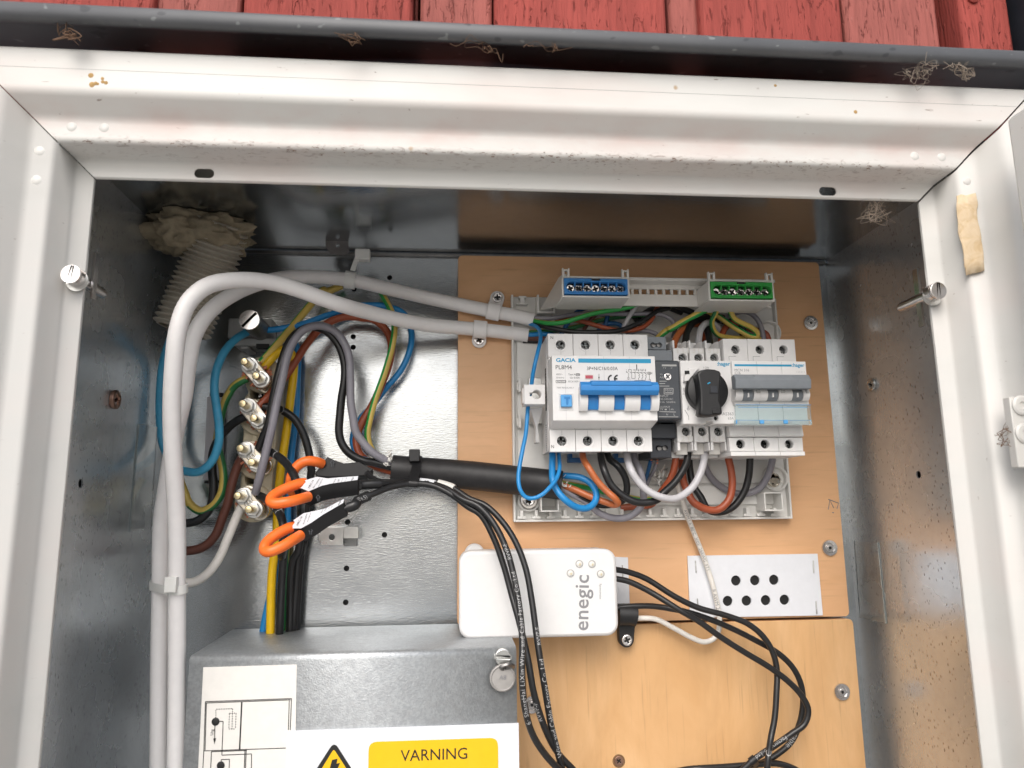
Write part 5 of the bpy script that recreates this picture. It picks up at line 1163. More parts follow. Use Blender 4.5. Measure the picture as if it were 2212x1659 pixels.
W1('wire', 'black wire arching beside the grey wire from the third clamp to the black sheath', [('O', 740, 310, -22), ('O', 800, 150, -24), ('O', 860, 0, -26), ('N', 890, 1600), ('N', 930, 1380), ('N', 985, 1120, -28), ('N', 1060, 850), ('N', 1140, 670), ('N', 1250, 560, -24), ('N', 1400, 500), ('N', 1550, 530), ('N', 1680, 630), ('N', 1775, 780), ('N', 1825, 960), ('N', 1828, 1150), ('N', 1790, 1400), ('N', 1770, 1600), ('O', 1757, 80), ('O', 1780, 200), ('O', 1850, 320), ('O', 1960, 405), ('O', 2100, 460, -18), ('E', 220, 1340), ('E', 350, 1372, -16)], .0029, M_['black_w'])
W1('wire', 'grey wire arching high from the lowest clamp over to the black sheath', [('O', 700, 860, -24), ('O', 730, 750, -28), ('O', 790, 520, -32), ('O', 860, 230), ('O', 915, 0, -34), ('N', 960, 1500), ('N', 1040, 1150), ('N', 1100, 880), ('N', 1190, 670), ('N', 1330, 525), ('N', 1510, 482, -30), ('N', 1690, 545), ('N', 1815, 690), ('N', 1885, 880), ('N', 1900, 1150), ('N', 1905, 1450), ('N', 1935, 1640), ('O', 1970, 90), ('O', 2060, 220), ('O', 2170, 340, -22), ('E', 290, 1322), ('E', 355, 1350, -16)], .0029, M_['grey_w'])
L1 = W1('wire', 'black measuring wire marked L running down behind the orange loops', [('N', 800, 1510, -18), ('N', 880, 1515, -18), ('N', 990, 1535, -16), ('D', 1780, 1012, -12), ('D', 1855, 1062), ('D', 1910, 1145), ('D', 1948, 1260), ('D', 1968, 1390), ('O', 1400, 640, -4), ('O', 1390, 800, 4), ('O', 1300, 1050, 8), ('O', 1290, 1300), ('O', 1275, 1600), ('G', 1888, 320), ('G', 1865, 600), ('G', 1845, 845, 8)], .0029, M_['black_w'])
L2 = W1('wire', 'black measuring wire marked L2 from the third clamp through the middle orange loop', [('O', 745, 300, -20), ('O', 800, 305, -22), ('O', 880, 335, -26), ('O', 1000, 405, -34), ('O', 1110, 510, -44), ('O', 1190, 640, -52), ('O', 1235, 780, -56), ('O', 1262, 900, -50), ('O', 1275, 1050, -20), ('O', 1265, 1300, 0), ('O', 1240, 1600, 4), ('G', 1850, 350), ('G', 1830, 845, 6)], .0028, M_['black_w'])
L3 = W1('wire', 'black measuring wire marked L3 from the lowest clamp through the front orange loop', [('O', 745, 890, -22), ('O', 800, 915, -24), ('O', 880, 975, -30), ('O', 970, 1065, -40), ('O', 1035, 1190, -50), ('O', 1058, 1330, -54), ('O', 1050, 1480, -50), ('O', 1035, 1659, -34), ('G', 1795, 250, -20), ('G', 1780, 500, -10), ('G', 1765, 845, -4)], .0028, M_['black_w'])
W1('wire', 'black wire pair running down to the meter cover right of the measuring wires', [('O', 1330, 1000, 6), ('O', 1350, 1300, 10), ('G', 1905, 300), ('G', 1880, 600), ('G', 1868, 845, 10)], .0028, M_['black_w'])
W1('wire', 'dark green and yellow wire beside the black wires entering the meter cover', [('O', 1120, 1300, 12), ('O', 1090, 1600, 12), ('G', 1800, 500), ('G', 1785, 845, 10)], .0024, GYd, stripe=(.5, 0, .3))

# ------------------------------------------------------------------ beige terminal rail with four clamps
tb_ = thing('terminal_rail', 'beige plastic terminal rail with four bolted clamps on the back wall', 'terminal rail', P('D', 1620, 1200, .02))
Yt = -.004
def tr(D_): return [(P('D', x, y, Yt).x, P('D', x, y, Yt).z) for x, y in D_]
lft = [(1590, 700), (1560, 770), (1552, 860), (1570, 900), (1545, 930), (1550, 1000), (1540, 1100), (1535, 1180), (1525, 1290), (1540, 1380), (1520, 1420), (1515, 1500), (1505, 1600), (1520, 1640)]
rgt = [(1660, 1680), (1690, 1640), (1715, 1590), (1722, 1450), (1730, 1330), (1745, 1200), (1750, 1050), (1748, 900), (1745, 760), (1715, 700), (1650, 682)]
h1 = P('D', 1634, 908, Yt); h2 = P('D', 1603, 1448, Yt)
mb = MB(); sheet(mb, tr(lft+rgt), [circle(h1.x, h1.z, .0062, 22), circle(h2.x, h2.z, .0062, 22)], .0198, .0238, .0012); part('base', mb, M_['beige'], tb_)
for h in (h1, h2): screw_pozi((h.x, .012, h.z), .0044, M_['steel'], tb_, .0024)
for (x, y) in ((1660, 790), (1640, 1060), (1625, 1330), (1605, 1600)):
    c = P('D', x, y, Yt); part('boss', MB().lathe((c.x, Yt+.004, c.z), (0, -1, 0), [(.0135, 0), (.0135, .006), (.0125, .0072)], 30), M_['beige'], tb_)
a, b, c, d = rect('D', 1590, 1150, 1625, 1230, Yt-.002); part('ridge', MB().box(a, b, Yt-.002, Yt+.003, c, d), M_['beige'], tb_, bev=.0008)
def clamp_geo(r_, pa, pb, k):
    A1 = P(r_, *pa, -.030); B1 = P(r_, *pb, -.030); ax = (B1-A1); L_ = ax.length; ax.normalize(); v = Vector((-ax.z, 0, ax.x)); mid = (A1+B1)/2
    cl = part('clamp', MB(), M_['nickel'], tb_) if False else None
    o2 = []
    for a_ in range(0, 360, 15):
        ex = .0063 if 90 <= a_ <= 270 else .0063
        cx = L_/2 if -90 < ((a_+180) % 360-180) < 90 else -L_/2
        w_ = mid+ax*(cx+ex*math.cos(R_(a_)))+v*(ex*math.sin(R_(a_))); o2.append((w_.x, w_.z))
    mb = MB(); sheet(mb, o2[::-1] if False else o2, [], -.0185, .0035, .0009)
    for s in (-.0022, .0, .0022):   # pressed ribs
        a1 = mid-ax*.0052+v*s; b1 = mid+ax*.0052+v*s; tube(mb, [Vector((a1.x, -.0222, a1.z)), Vector(((a1.x+b1.x)/2, -.0226, (a1.z+b1.z)/2)), Vector((b1.x, -.0222, b1.z))], .00075, 8)
    o3 = [(mid.x+(x-mid.x)*1.14, mid.z+(z-mid.z)*1.14) for x, z in o2]; sheet(mb, o3, [], -.0075, .0035, .0008)
    cl = part('clamp', mb, M_['nickel'], tb_)
    for q in (A1, B1):
        part('stud', MB().cyl((q.x, -.008, q.z), (q.x, -.0365, q.z), .0026, 16).lathe((q.x, -.0365, q.z), (0, -1, 0), [(.0026, 0), (.0022, .0007), (.0005, .0009)], 16), M_['brass'], cl)
        ns = [(q.x+.0050*math.cos(R_(60*i+15*k)), q.z+.0050*math.sin(R_(60*i+15*k))) for i in range(6)]
        mb = MB(); sheet(mb, ns, [], -.0232, .0036, .0006); part('nut', mb, M_['zinc'], cl)
        part('washer', MB().lathe((q.x, -.0221, q.z), (0, -1, 0), [(.0058, 0), (.0058, .0009), (.0050, .0010)], 22), M_['zinc'], cl)
    # bared copper strands squeezed between the plates
    rnd = random.Random(k); mb = MB()
    for j in range(38):
        s = 1 if j % 2 else -1; base = mid+ax*rnd.uniform(-.5, .5)*L_+v*s*.0035
        out = (v*s+ax*rnd.uniform(-.5, .5)).normalized(); l = rnd.uniform(.0030, .0060); y0 = rnd.uniform(-.0185, -.012)
        a1 = Vector((base.x, y0, base.z)); b1 = a1+out*l+Vector((0, rnd.uniform(-.001, .003), 0)); tube(mb, [a1, (a1+b1)/2+Vector((0, -.0006, 0)), b1], .0008, 6)
    part('copper_strands', mb, M_['copper'], cl)
clamp_geo('D', (1560, 718), (1632, 806), 1); clamp_geo('D', (1549, 980), (1618, 1070), 2); clamp_geo('D', (1535, 1258), (1605, 1346), 3); clamp_geo('D', (1518, 1555), (1587, 1640), 4)
# neutral terminal with the large slotted bolt
ntm = thing('neutral_terminal', 'grey neutral terminal with a large slotted metal bolt, upper left', 'terminal', P('N', 680, 600, .02))
a, b, c, d = rect('N', 350, 390, 905, 640, .004); part('base', MB().box(a, b, .004, .0198, c, d), M_['lgrey'], ntm, bev=.001)
a, b, c, d = rect('N', 420, 640, 960, 735, -.002); part('front_ledge', MB().box(a, b, -.002, .0198, c, d), M_['lgrey'], ntm, bev=.0008)
a, b, c, d = rect('N', 710, 712, 870, 765, -.003); part('notch', MB().box(a, b, -.0032, .002, c, d), M_['hole'], ntm)
a, b, c, d = rect('N', 510, 735, 610, 775, -.003); part('foot', MB().box(a, b, -.003, .019, c, d), M_['lgrey'], ntm, bev=.0008)
c = P('N', 622, 407, -.034); r_ = (P('N', 757, 407, -.034).x-P('N', 490, 407, -.034).x)/2
me = plate2d(circle(0, 0, r_, 36), [[(-r_*.97, -.0007), (r_*.97, -.0007), (r_*.97, .0007), (-r_*.97, .0007)]], .0022, .0003)
part('bolt_head', MB().mesh(me, Matrix.Translation((c.x, -.0318, c.z)) @ face_cam(0) @ Matrix.Rotation(.84, 4, 'Z')), M_['steel'], ntm); mb = MB(); mb.cyl((c.x, -.0317, c.z), (c.x, .010, c.z), r_*.995, 36); part('bolt', mb, M_['dull'], ntm)
part('bolt_face', MB().lathe((c.x, -.0340, c.z), (0, -1, 0), [(r_*.97, 0), (r_*.96, .00005)], 36), M_['steel'], ntm) if False else None
# label strip behind the wires
ls = thing('label_strip', 'pale grey plastic label strip with black end clips behind the light blue wire', 'label holder', P('D', 1340, 1200, .02))
cs = [P('D', *q, .014) for q in ((1305, 925), (1412, 928), (1402, 1455), (1282, 1452))]
mb = MB(); sheet(mb, [(c.x, c.z) for c in reversed(cs)], [], .018, .003, .0004); part('strip', mb, M_['lgrey_w'], ls)
for q in ((1328, 903, 1410, 925), (1295, 1458, 1400, 1475)): a, b, c, d = rect('D', *q, .014); part('end_clip', MB().box(a, b, .0125, .0195, c, d), M_['hole'], ls, bev=.0003)
# clear acrylic plates by the side walls
def acrylic(label, pts, X, th, grp='clear plastic plates by the side walls'):
    cs = [PX(r_, x, y, X) for r_, x, y in pts]
    mb = MB().prism(cs, (th, 0, 0)); o = part('clear_plate', mb, M_['acrylic'], None, bev=.0003); tag(o, label, 'plate', grp)
    e = MB(); a_, b_ = cs[1], cs[2]; e.obox((a_+b_)/2+Vector((th/2, -.0004, 0)), Vector((th*.5, 0, 0)), Vector((0, .0005, 0)), (b_-a_)/2); part('edge', e, M_['clear'], o)
acrylic('clear plastic plate standing off the right side wall', [('I', 1135, 225), ('I', 1285, 235), ('I', 1335, 745), ('I', 1172, 710)], .304, .0012)
acrylic('clear plastic plate standing off the left side wall', [('D', 985, 1115), ('D', 868, 1098), ('G', 812, 170), ('G', 945, 155)], -.212, .0012)
# small bracket on the back wall
sb = thing('wall_bracket', 'small galvanised bracket with a hole below the current clamps', 'bracket', P('O', 1700, 1420, .02))
Yk = .006
a, b, c, d = rect('O', 1525, 1290, 1812, 1520, Yk); hc = P('O', 1665, 1418, Yk)
mb = MB(); sheet(mb, [(a, c), (b, c), (b, d), (a, d)], [circle(hc.x, hc.z, .0022, 16)], Yk+.0012, .0012, .0003); mb.box(a, b, Yk+.0013, .0195, d-.0012, d).box(a, b, Yk+.0013, .0195, c, c+.0012); part('plate', mb, M_['zinc'], sb)
a, b, c, d = rect('O', 1815, 1285, 2008, 1435, Yk); part('hook', MB().box(a, b, Yk-.0012, Yk, c, d).box(b-.0012, b, Yk, .0195, c, d), M_['zinc'], sb, bev=.0004)
a, b, c, d = rect('O', 1495, 1370, 1530, 1465, Yk); part('ear', MB().box(a, b-.0002, Yk+.0006, Yk+.0018, c, d), M_['zinc'], sb, bev=.0004)
a, b, c, d = rect('O', 1815, 1440, 1975, 1535, .015); part('tape', MB().box(a, b, .0165, .0172, c, d), M_['lgrey'], sb)

# ------------------------------------------------------------------ current clamps: black bodies on orange loops
def loop_tube(spec, r, mat, parent, name='orange_loop'):
    return part(name, tube(MB(), smooth_path(wire_pts(spec)), r, 16), mat, parent, smooth=60)
def clamp_body(lab, top, th_, Y, ring, dirdown, printed=True, Yb=None):
    t = thing('current_clamp', lab, 'current clamp', P(*top[0], Y), 'current clamps on the measuring wires')
    cs = [P(*q, Y) for q in top]; dn = [P(q[0], q[1]+dirdown[0], q[2]+dirdown[1], Y+.006) for q in top]
    n_ = len(cs); mb = MB(); mb.add(cs+dn, [tuple(range(n_)), tuple(range(2*n_-1, n_-1, -1))]+[(i, (i+1) % n_, n_+(i+1) % n_, n_+i) for i in range(n_)])
    part('body', mb, M_['black'], t, bev=.0006)
    loop_tube(ring, .0034, M_['orange'], t)
    return t
O_ = lambda *p: [('O', x, y) for x, y in p]
# rear
c1 = clamp_body('rearmost black current clamp on an orange loop, its label hidden', O_((1450, 610), (1610, 395), (1700, 440), (1820, 480), (2010, 462), (2150, 540), (2190, 560), (2100, 640), (1960, 650), (1640, 660), (1480, 650)), .01, -.040, [('O', 1540, 490, -.040*1000), ('O', 1470, 465, -44), ('O', 1370, 455, -46), ('O', 1270, 490), ('O', 1190, 570), ('O', 1150, 680, -46), ('O', 1150, 790, -42), ('O', 1180, 860, -38), ('O', 1240, 885, -34)], (10, 60))
mid_top = O_((1268, 795), (1340, 720), (1325, 700), (1480, 655), (1620, 675), (1760, 662), (2000, 645), (1992, 694), (1650, 742), (1540, 768), (1375, 838))
c2 = clamp_body('middle black current clamp with white label and big orange loop', mid_top, .01, -.062, [('O', 1330, 735, -58), ('O', 1270, 740, -60), ('O', 1130, 785, -64), ('O', 990, 850, -68), ('O', 905, 920, -72), ('O', 895, 965, -74), ('O', 950, 990, -76), ('O', 1100, 975, -76), ('O', 1240, 942, -72), ('O', 1370, 905, -64)], (18, 195))
frt = O_((1145, 1308), (1200, 1230), (1180, 1205), (1310, 1115), (1480, 1080), (1600, 1050), (1690, 1000), (1820, 935), (1812, 985), (1560, 1130), (1400, 1240), (1280, 1305))
c3 = clamp_body('front black current clamp with white label, lowest of the three', frt, .01, -.070, [('O', 1200, 1285, -66), ('O', 1130, 1300, -68), ('O', 1000, 1365, -72), ('O', 880, 1450, -76), ('O', 818, 1535, -80), ('O', 825, 1590, -82), ('O', 900, 1595, -84), ('O', 1050, 1530, -82), ('O', 1160, 1462, -78), ('O', 1270, 1395, -70)], (60, 165))
def clamp_label(t, pts, Y, texts, org):
    cs = [P(*q, Y) for q in pts]; mb = MB(); vs = cs; mb.add([c+Vector((0, -.0003, 0)) for c in vs], [tuple(range(len(vs)))]); l_ = part('label_sticker', mb, M_['sign'], t)
    for s_, a_, b_ in texts: words(s_, P('O', *a_, Y-.0006), P('O', *b_, Y-.0006), M_['ink'], l_)
clamp_label(c2, mid_top, -.062, [('MRC-16', (1385, 800), (1440, 700)), ('80mV/1A@50Hz', (1435, 800), (1520, 678)), ('www.enegic.com', (1495, 790), (1555, 680)), ('Accuracy', (1685, 745), (1722, 680)), ('1.5%', (1750, 730), (1765, 690)), ('OUT + red', (1790, 728), (1812, 670)), ('OUT - blk', (1832, 722), (1858, 665)), ('enegic', (1915, 720), (1945, 655))], (0, 0))
clamp_label(c3, frt, -.070, [('MRC-16', (1240, 1272), (1295, 1160)), ('80mV/1A@50Hz', (1312, 1255), (1360, 1118)), ('www.enegic.com', (1362, 1225), (1405, 1105)), ('Accuracy', (1535, 1115), (1570, 1045)), ('1.5%', (1585, 1085), (1602, 1048)), ('OUT + red', (1630, 1062), (1650, 1010)), ('OUT - blk', (1668, 1045), (1690, 990)), ('enegic', (1755, 1015), (1785, 950))], (0, 0))
for t, (x, y), Y in ((c2, (1490, 920), -.0585), (c3, (1395, 1340), -.066), (c1, (1670, 480), -.0405)):
    strokes([O_((x-6, y+45), (x-8, y)), O_((x+14, y+45), (x+12, y)), O_((x-26, y+2), (x+2, y-38), (x+30, y+2)), O_((x-26, y+2), (x-8, y)), O_((x+30, y+2), (x+12, y))], Y-.0016, .0004, M_['dgrey'], t, name='arrow')

# ------------------------------------------------------------------ black sheathed bundle and its tie
bs = wire('cable_sheath', 'thick black cable sheath running level from the left wires to the breaker tray', [('E', 345, 1385, -14), ('E', 500, 1398, -14), ('E', 700, 1412, -14), ('E', 900, 1430, -15), ('E', 1100, 1452, -17), ('E', 1250, 1468, -19), ('E', 1418, 1487, -22)], .0104, M_['sheath'], 'cable sheath', n=28)
path = o_path[bs.name][0]
for i in (9, 14, 19): 
    t = (path[i+1]-path[i-1]).normalized(); part('ridge', MB().cyl(path[i]-t*.0004, path[i]+t*.0004, .01055, 28), M_['sheath'], bs)
rnd = random.Random(9)
def crumple(c, n_, s, mat, name, parent=None, seed=1):
    rnd = random.Random(seed); mb = MB()
    for k in range(n_):
        p = Vector(c)+Vector((rnd.gauss(0, s), rnd.gauss(0, s*.5), rnd.gauss(0, s*1.2))); u = Vector((rnd.gauss(0, 1), rnd.gauss(0, 1), rnd.gauss(0, 1))).normalized()*s*rnd.uniform(.6, 1.4); v = u.orthogonal().normalized()*s*rnd.uniform(.4, .9)
        mb.add([p-u, p+v*.7, p+u, p-v+u*.2], [(0, 1, 2), (0, 2, 3)])
    return part(name, mb, mat, parent, solid=.0003)
crumple(P('E', 318, 1335, -.020), 22, .0022, M_['paper'], 'filler_paper', bs, 4); crumple(P('L', 795, 1385, -.026), 16, .0022, M_['paper'], 'filler_paper', bs, 5); crumple(P('L', 790, 1290, -.024), 8, .0015, M_['paper'], 'filler_paper', bs, 6)
# three black signal cables
RK = .0021
lead1 = [('O', 2010, 770, -58), ('E', 140, 1487, -56), ('E', 270, 1477, -52), ('E', 400, 1468, -40), ('E', 490, 1466, -34), ('E', 600, 1478, -36), ('E', 700, 1515, -42)]
k1 = wire('signal_cable', 'black signal cable with readable white print, foremost across the white box', lead1+[('E', 790, 1575, -48), ('H', 890, 5, -52), ('H', 985, 110, -56), ('H', 1065, 270, -60), ('H', 1115, 450, -64), ('H', 1150, 650, -70), ('H', 1168, 850, -80), ('H', 1166, 1060, -86), ('H', 1180, 1250, -86), ('H', 1222, 1420, -82), ('H', 1310, 1570, -74), ('H', 1430, 1690, -66), ('H', 1560, 1760, -60)], RK, M_['black_w'], 'cable', 'black signal cables', n=14)
k2 = wire('signal_cable', 'black signal cable from the front current clamp crossing behind the printed one', [('O', 1830, 1055, -66), ('O', 1960, 1010, -66), ('E', 130, 1585, -62), ('E', 230, 1540, -56), ('E', 350, 1495, -48), ('E', 480, 1476, -42), ('E', 600, 1488, -42), ('E', 720, 1545, -44), ('E', 820, 1620, -46), ('H', 905, 60, -48), ('H', 985, 200, -50), ('H', 1050, 380, -52), ('H', 1105, 580, -56), ('H', 1160, 780, -66), ('H', 1205, 980, -72), ('H', 1240, 1180, -74), ('H', 1300, 1380, -72), ('H', 1390, 1560, -64), ('H', 1500, 1680, -60)], RK, M_['black_w'], 'cable', 'black signal cables', n=14)
k3 = wire('signal_cable', 'black signal cable rightmost of the three across the white box', [('O', 2100, 600, -44), ('E', 250, 1460, -40), ('E', 480, 1458, -30), ('E', 600, 1468, -32), ('E', 720, 1500, -36), ('E', 830, 1570, -42), ('H', 935, 0, -46), ('H', 1040, 100, -50), ('H', 1125, 230, -54), ('H', 1190, 400, -58), ('H', 1228, 600, -62), ('H', 1255, 800, -66), ('H', 1285, 1000, -70), ('H', 1318, 1200, -70), ('H', 1352, 1400, -68), ('H', 1392, 1560, -66), ('H', 1435, 1720, -62)], RK, M_['black_w'], 'cable', 'black signal cables', n=14)
def plen(o): 
    p = o_path[o.name][0]; return sum((b-a).length for a, b in zip(p, p[1:]))
def s_at(o, r_, x, y):
    p = o_path[o.name][0]; q, _t = along(o, dp(r_, x, y)); i = min(range(len(p)), key=lambda i: (p[i]-q).length); return sum((b-a).length for a, b in zip(p[:i], p[1:i+1]))
def print_span(o, s, q0, q1, mat, flip, **k):
    s0, s1 = s_at(o, *q0), s_at(o, *q1); lo, hi = min(s0, s1), max(s0, s1)
    me = textmesh(s, .01, 1, k.get('spacing', 1)); w_ = max(v.co.x for v in me.vertices); bpy.data.meshes.remove(me)
    return print_on(o, s, lo, (hi-lo)/w_, mat, flip=flip, **k)
print_span(k1, '6\u00b7 ShangHai LiXin Wire and Cable Factory Co.,Ltd', ('H', 1208, 1370), ('H', 1130, 415), M_['inkw'], True, ang=0, bold=.02, spacing=1.12)
print_span(k1, 'RVVP-F', ('H', 1095, 345), ('H', 1058, 245), M_['inkw'], True, bold=.02)
print_span(k3, 'RVVP-F', ('H', 1275, 895), ('H', 1262, 775), M_['inkw'], True, bold=.02, ang=-.5)
print_span(k3, 'Wire and Cable Factory Co.,Ltd', ('H', 1400, 1580), ('H', 1296, 970), M_['inkw'], True, bold=.02, ang=-.4)
print_span(k2, 'RVVP-F', ('H', 1285, 1350), ('H', 1255, 1240), M_['inkw'], True, bold=.02, ang=.5)
print_span(L1, 'L', ('D', 1762, 1008), ('D', 1790, 1016), M_['inkw'], False); print_span(L2, 'L 2', ('O', 870, 332), ('O', 968, 398), M_['inkw'], True); print_span(L3, 'L 3', ('O', 945, 1070), ('O', 992, 1140), M_['inkw'], True)
# heat shrink pieces and wire markers on the leads
def sleeve(o, q0, q1, r, mat, name, n=16):
    p = o_path[o.name][0]; i0 = min(range(len(p)), key=lambda i: (p[i]-along(o, dp(*q0))[0]).length); i1 = min(range(len(p)), key=lambda i: (p[i]-along(o, dp(*q1))[0]).length)
    i0, i1 = min(i0, i1), max(i0, i1); seg = p[i0:i1+1]
    s_ = part(name, tube(MB(), seg, r, n), mat, o, smooth=60); o_path[s_.name] = (seg, r); return s_
sleeve(k1, ('E', 70, 1486), ('E', 265, 1478), .0033, M_['black_w'], 'heat_shrink')
h_ = sleeve(k2, ('O', 1880, 1050), ('E', 195, 1555), .0034, M_['black_w'], 'heat_shrink'); print_on(h_, '(\u00d86.5)', .006, .0036, M_['inkw'])
m_ = sleeve(k1, ('E', 518, 1470), ('E', 608, 1482), .0030, M_['sign'], 'wire_marker'); print_on(m_, 'L3', .0035, .0045, M_['ink'], flip=True)
sleeve(k3, ('E', 630, 1500), ('E', 720, 1530), .0028, M_['offwhite'], 'wire_marker')
X1 = pt(bs, 'E', 488, 1400); X2 = pt(k1, 'E', 490, 1466); X3 = pt(k2, 'E', 490, 1476)
ring_tie('cable_tie', 'black cable tie binding the signal cables to the thick black sheath', [X1, (X2[0], X1[1], RK), (X3[0], X1[1], RK)], M_['black'], Wd=.0030, head=(P('E', 487, 1300, -.024), (.0038, .0032, .0044), (X_, Y_, Z_)))
# cables leaving the monitor box on the right
r1 = wire('signal_cable', 'uppermost black cable leaving the monitor box, dropping straight inside the loop', [('H', 1760, 405, -24), ('H', 1830, 418, -22), ('H', 1950, 462, -20), ('I', 0, 572, -22), ('I', 150, 645), ('I', 330, 695), ('I', 470, 750), ('I', 565, 830), ('I', 625, 930), ('I', 650, 1040, -26), ('I', 648, 1180), ('I', 635, 1350), ('I', 612, 1470, -34), ('I', 595, 1590, -40), ('I', 585, 1720, -40)], RK, M_['black_w'], 'cable', 'black signal cables', n=14)
r2 = wire('signal_cable', 'middle black cable leaving the monitor box and making the widest loop', [('H', 1760, 462, -22), ('H', 1840, 480, -22), ('H', 1980, 548, -24), ('I', 40, 664, -30), ('I', 160, 735), ('I', 300, 835), ('I', 450, 930), ('I', 600, 1020), ('I', 720, 1110), ('I', 805, 1200), ('I', 848, 1290), ('I', 825, 1380), ('I', 740, 1445, -28), ('I', 640, 1515), ('I', 520, 1595), ('I', 420, 1680, -22)], RK, M_['black_w'], 'cable', 'black signal cables', n=14)
r3 = wire('signal_cable', 'lowest black cable leaving the monitor box through the P clip', [('H', 1760, 650, -14), ('H', 1850, 638, -14), ('H', 1990, 636, -14), ('H', 2120, 655, -16), ('I', 80, 672, -18), ('I', 200, 710), ('I', 350, 770), ('I', 520, 855), ('I', 660, 935), ('I', 755, 1030), ('I', 805, 1140), ('I', 815, 1260), ('I', 790, 1390), ('I', 735, 1500), ('I', 640, 1580), ('I', 560, 1625), ('I', 440, 1650), ('I', 300, 1690, -12)], RK, M_['black_w'], 'cable', 'black signal cables', n=14)
print_span(r2, 'Factory Co.,Ltd', ('I', 712, 1475), ('I', 520, 1600), M_['inkw'], False, bold=.02)
print_span(r3, 'cable', ('I', 760, 1440), ('I', 715, 1525), M_['inkw'], False, bold=.02, ang=-.3) 
print_span(r1, 'C', ('I', 600, 1560), ('I', 598, 1590), M_['inkw'], True, bold=.02)
wire('signal_cable', 'black cable coil just entering the bottom edge right of the printed cables', [('H', 2100, 1690, -14), ('H', 2212, 1668, -16), ('I', 150, 1662, -18), ('I', 350, 1650), ('I', 520, 1636), ('I', 640, 1630), ('I', 740, 1655), ('I', 860, 1720, -16)], RK, M_['black_w'], 'cable', 'black signal cables', n=14)
A_ = pt(r2, 'I', 505, 1605); B_ = pt(r3, 'I', 505, 1638)
ring_tie('cable_tie', 'black tie round the cable coil at the bottom edge', [(A_[0], A_[1], RK), (B_[0], A_[1], RK)], M_['black'], Wd=.0022)
# thin white power lead
us = wire('power_lead', 'thin white printed power lead running over the perforated plate to the monitor box', [('M', 95, 1230, -14), ('M', 200, 1260, -12), ('M', 300, 1290, -14), ('M', 345, 1380, -16), ('M', 385, 1500, -16), ('M', 430, 1640, -14), ('I', 75, 40, -12), ('I', 125, 170, -8), ('I', 185, 320, -6), ('I', 235, 470, -6), ('I', 268, 600, -6), ('I', 288, 720, -7), ('I', 278, 800, -8), ('I', 245, 845, -9), ('I', 190, 862, -9), ('I', 110, 835), ('I', 0, 775), ('H', 2010, 718), ('H', 1880, 712), ('H', 1790, 710, -10)], .0019, M_['white_w'], 'lead', n=12)
print_span(us, 'AWM I A  80\u00b0C  300V  24AWG  FT1', ('I', 60, 20), ('I', 215, 400), M_['inkd'], False, ang=0)
print_span(us, 'R AWM 24', ('I', 255, 530), ('I', 280, 670), M_['inkd'], False)
cr_ = crumple(P('M', 165, 1300, -.014), 20, .0042, M_['paper'], 'paper_scrap', None, 8); tag(cr_, 'crumpled pale foil scrap behind the brown wire below the power supply', 'scrap')

# ------------------------------------------------------------------ wires inside the breaker tray
RW = .0021
W1('wire', 'thin light blue wire looping through the white end clip and under to the breaker', [('J', 360, 770, -10), ('J', 420, 790, -14), ('J', 480, 830, -22), ('J', 512, 900, -30), ('J', 508, 1000, -38), ('J', 480, 1120, -44), ('J', 445, 1270, -46), ('J', 415, 1420, -44), ('L', 390, 190, -40), ('L', 362, 330, -38), ('L', 345, 520, -40), ('L', 325, 750, -44), ('L', 285, 950, -48), ('L', 248, 1150, -50), ('L', 232, 1300, -52), ('L', 252, 1440, -54), ('L', 315, 1535, -54), ('L', 400, 1560, -54), ('L', 520, 1520, -54), ('L', 630, 1420, -52), ('L', 715, 1310, -48), ('L', 752, 1180, -42), ('L', 750, 1080, -36), ('L', 742, 980, -28)], .00145, M_['blue_w'])
W1('wire', 'thick blue wire making a round loop from the breaker to the black sheath', [('L', 662, 960, -28), ('L', 662, 1060, -34), ('L', 660, 1200, -38), ('L', 668, 1330, -42), ('L', 715, 1450, -44), ('E', 1440, 1580, -46), ('E', 1510, 1625), ('E', 1575, 1632), ('E', 1625, 1595), ('E', 1635, 1535), ('E', 1600, 1475), ('E', 1540, 1440), ('E', 1460, 1428, -26), ('E', 1400, 1428, -22)], 0.0024, M_['blue_w'])
W1('wire', 'orange brown wire from the second breaker pole folding sharply back to the black sheath', [('L', 1040, 960, -28), ('L', 1055, 1060, -36), ('L', 1125, 1180, -42), ('L', 1230, 1340), ('L', 1350, 1470), ('L', 1450, 1560, -46), ('L', 1490, 1620, -44), ('L', 1440, 1640, -40), ('E', 1690, 1592, -36), ('E', 1600, 1560), ('E', 1500, 1515), ('E', 1400, 1480, -22)], 0.0024, M_['orange_w'])
W1('wire', 'black wire from the third breaker pole sweeping under to the first switch terminal', [('L', 1270, 960, -28), ('L', 1282, 1070, -36), ('L', 1320, 1210, -42), ('L', 1400, 1380), ('L', 1530, 1510), ('L', 1700, 1600, -44), ('L', 1850, 1615), ('L', 1990, 1575), ('M', 160, 1500, -42), ('M', 300, 1370), ('M', 400, 1230), ('M', 465, 1090), ('M', 482, 960, -34), ('M', 484, 900, -30)], 0.0026, M_['black_w'])
W1('wire', 'black wire from the third breaker pole bulging right and returning to the black sheath', [('L', 1350, 960, -26), ('L', 1385, 1060, -30), ('L', 1490, 1150, -34), ('L', 1575, 1280), ('L', 1605, 1410), ('L', 1580, 1550), ('E', 1790, 1590), ('E', 1700, 1612), ('E', 1600, 1595), ('E', 1500, 1545), ('E', 1400, 1490, -22)], 0.0025, M_['black_w'])
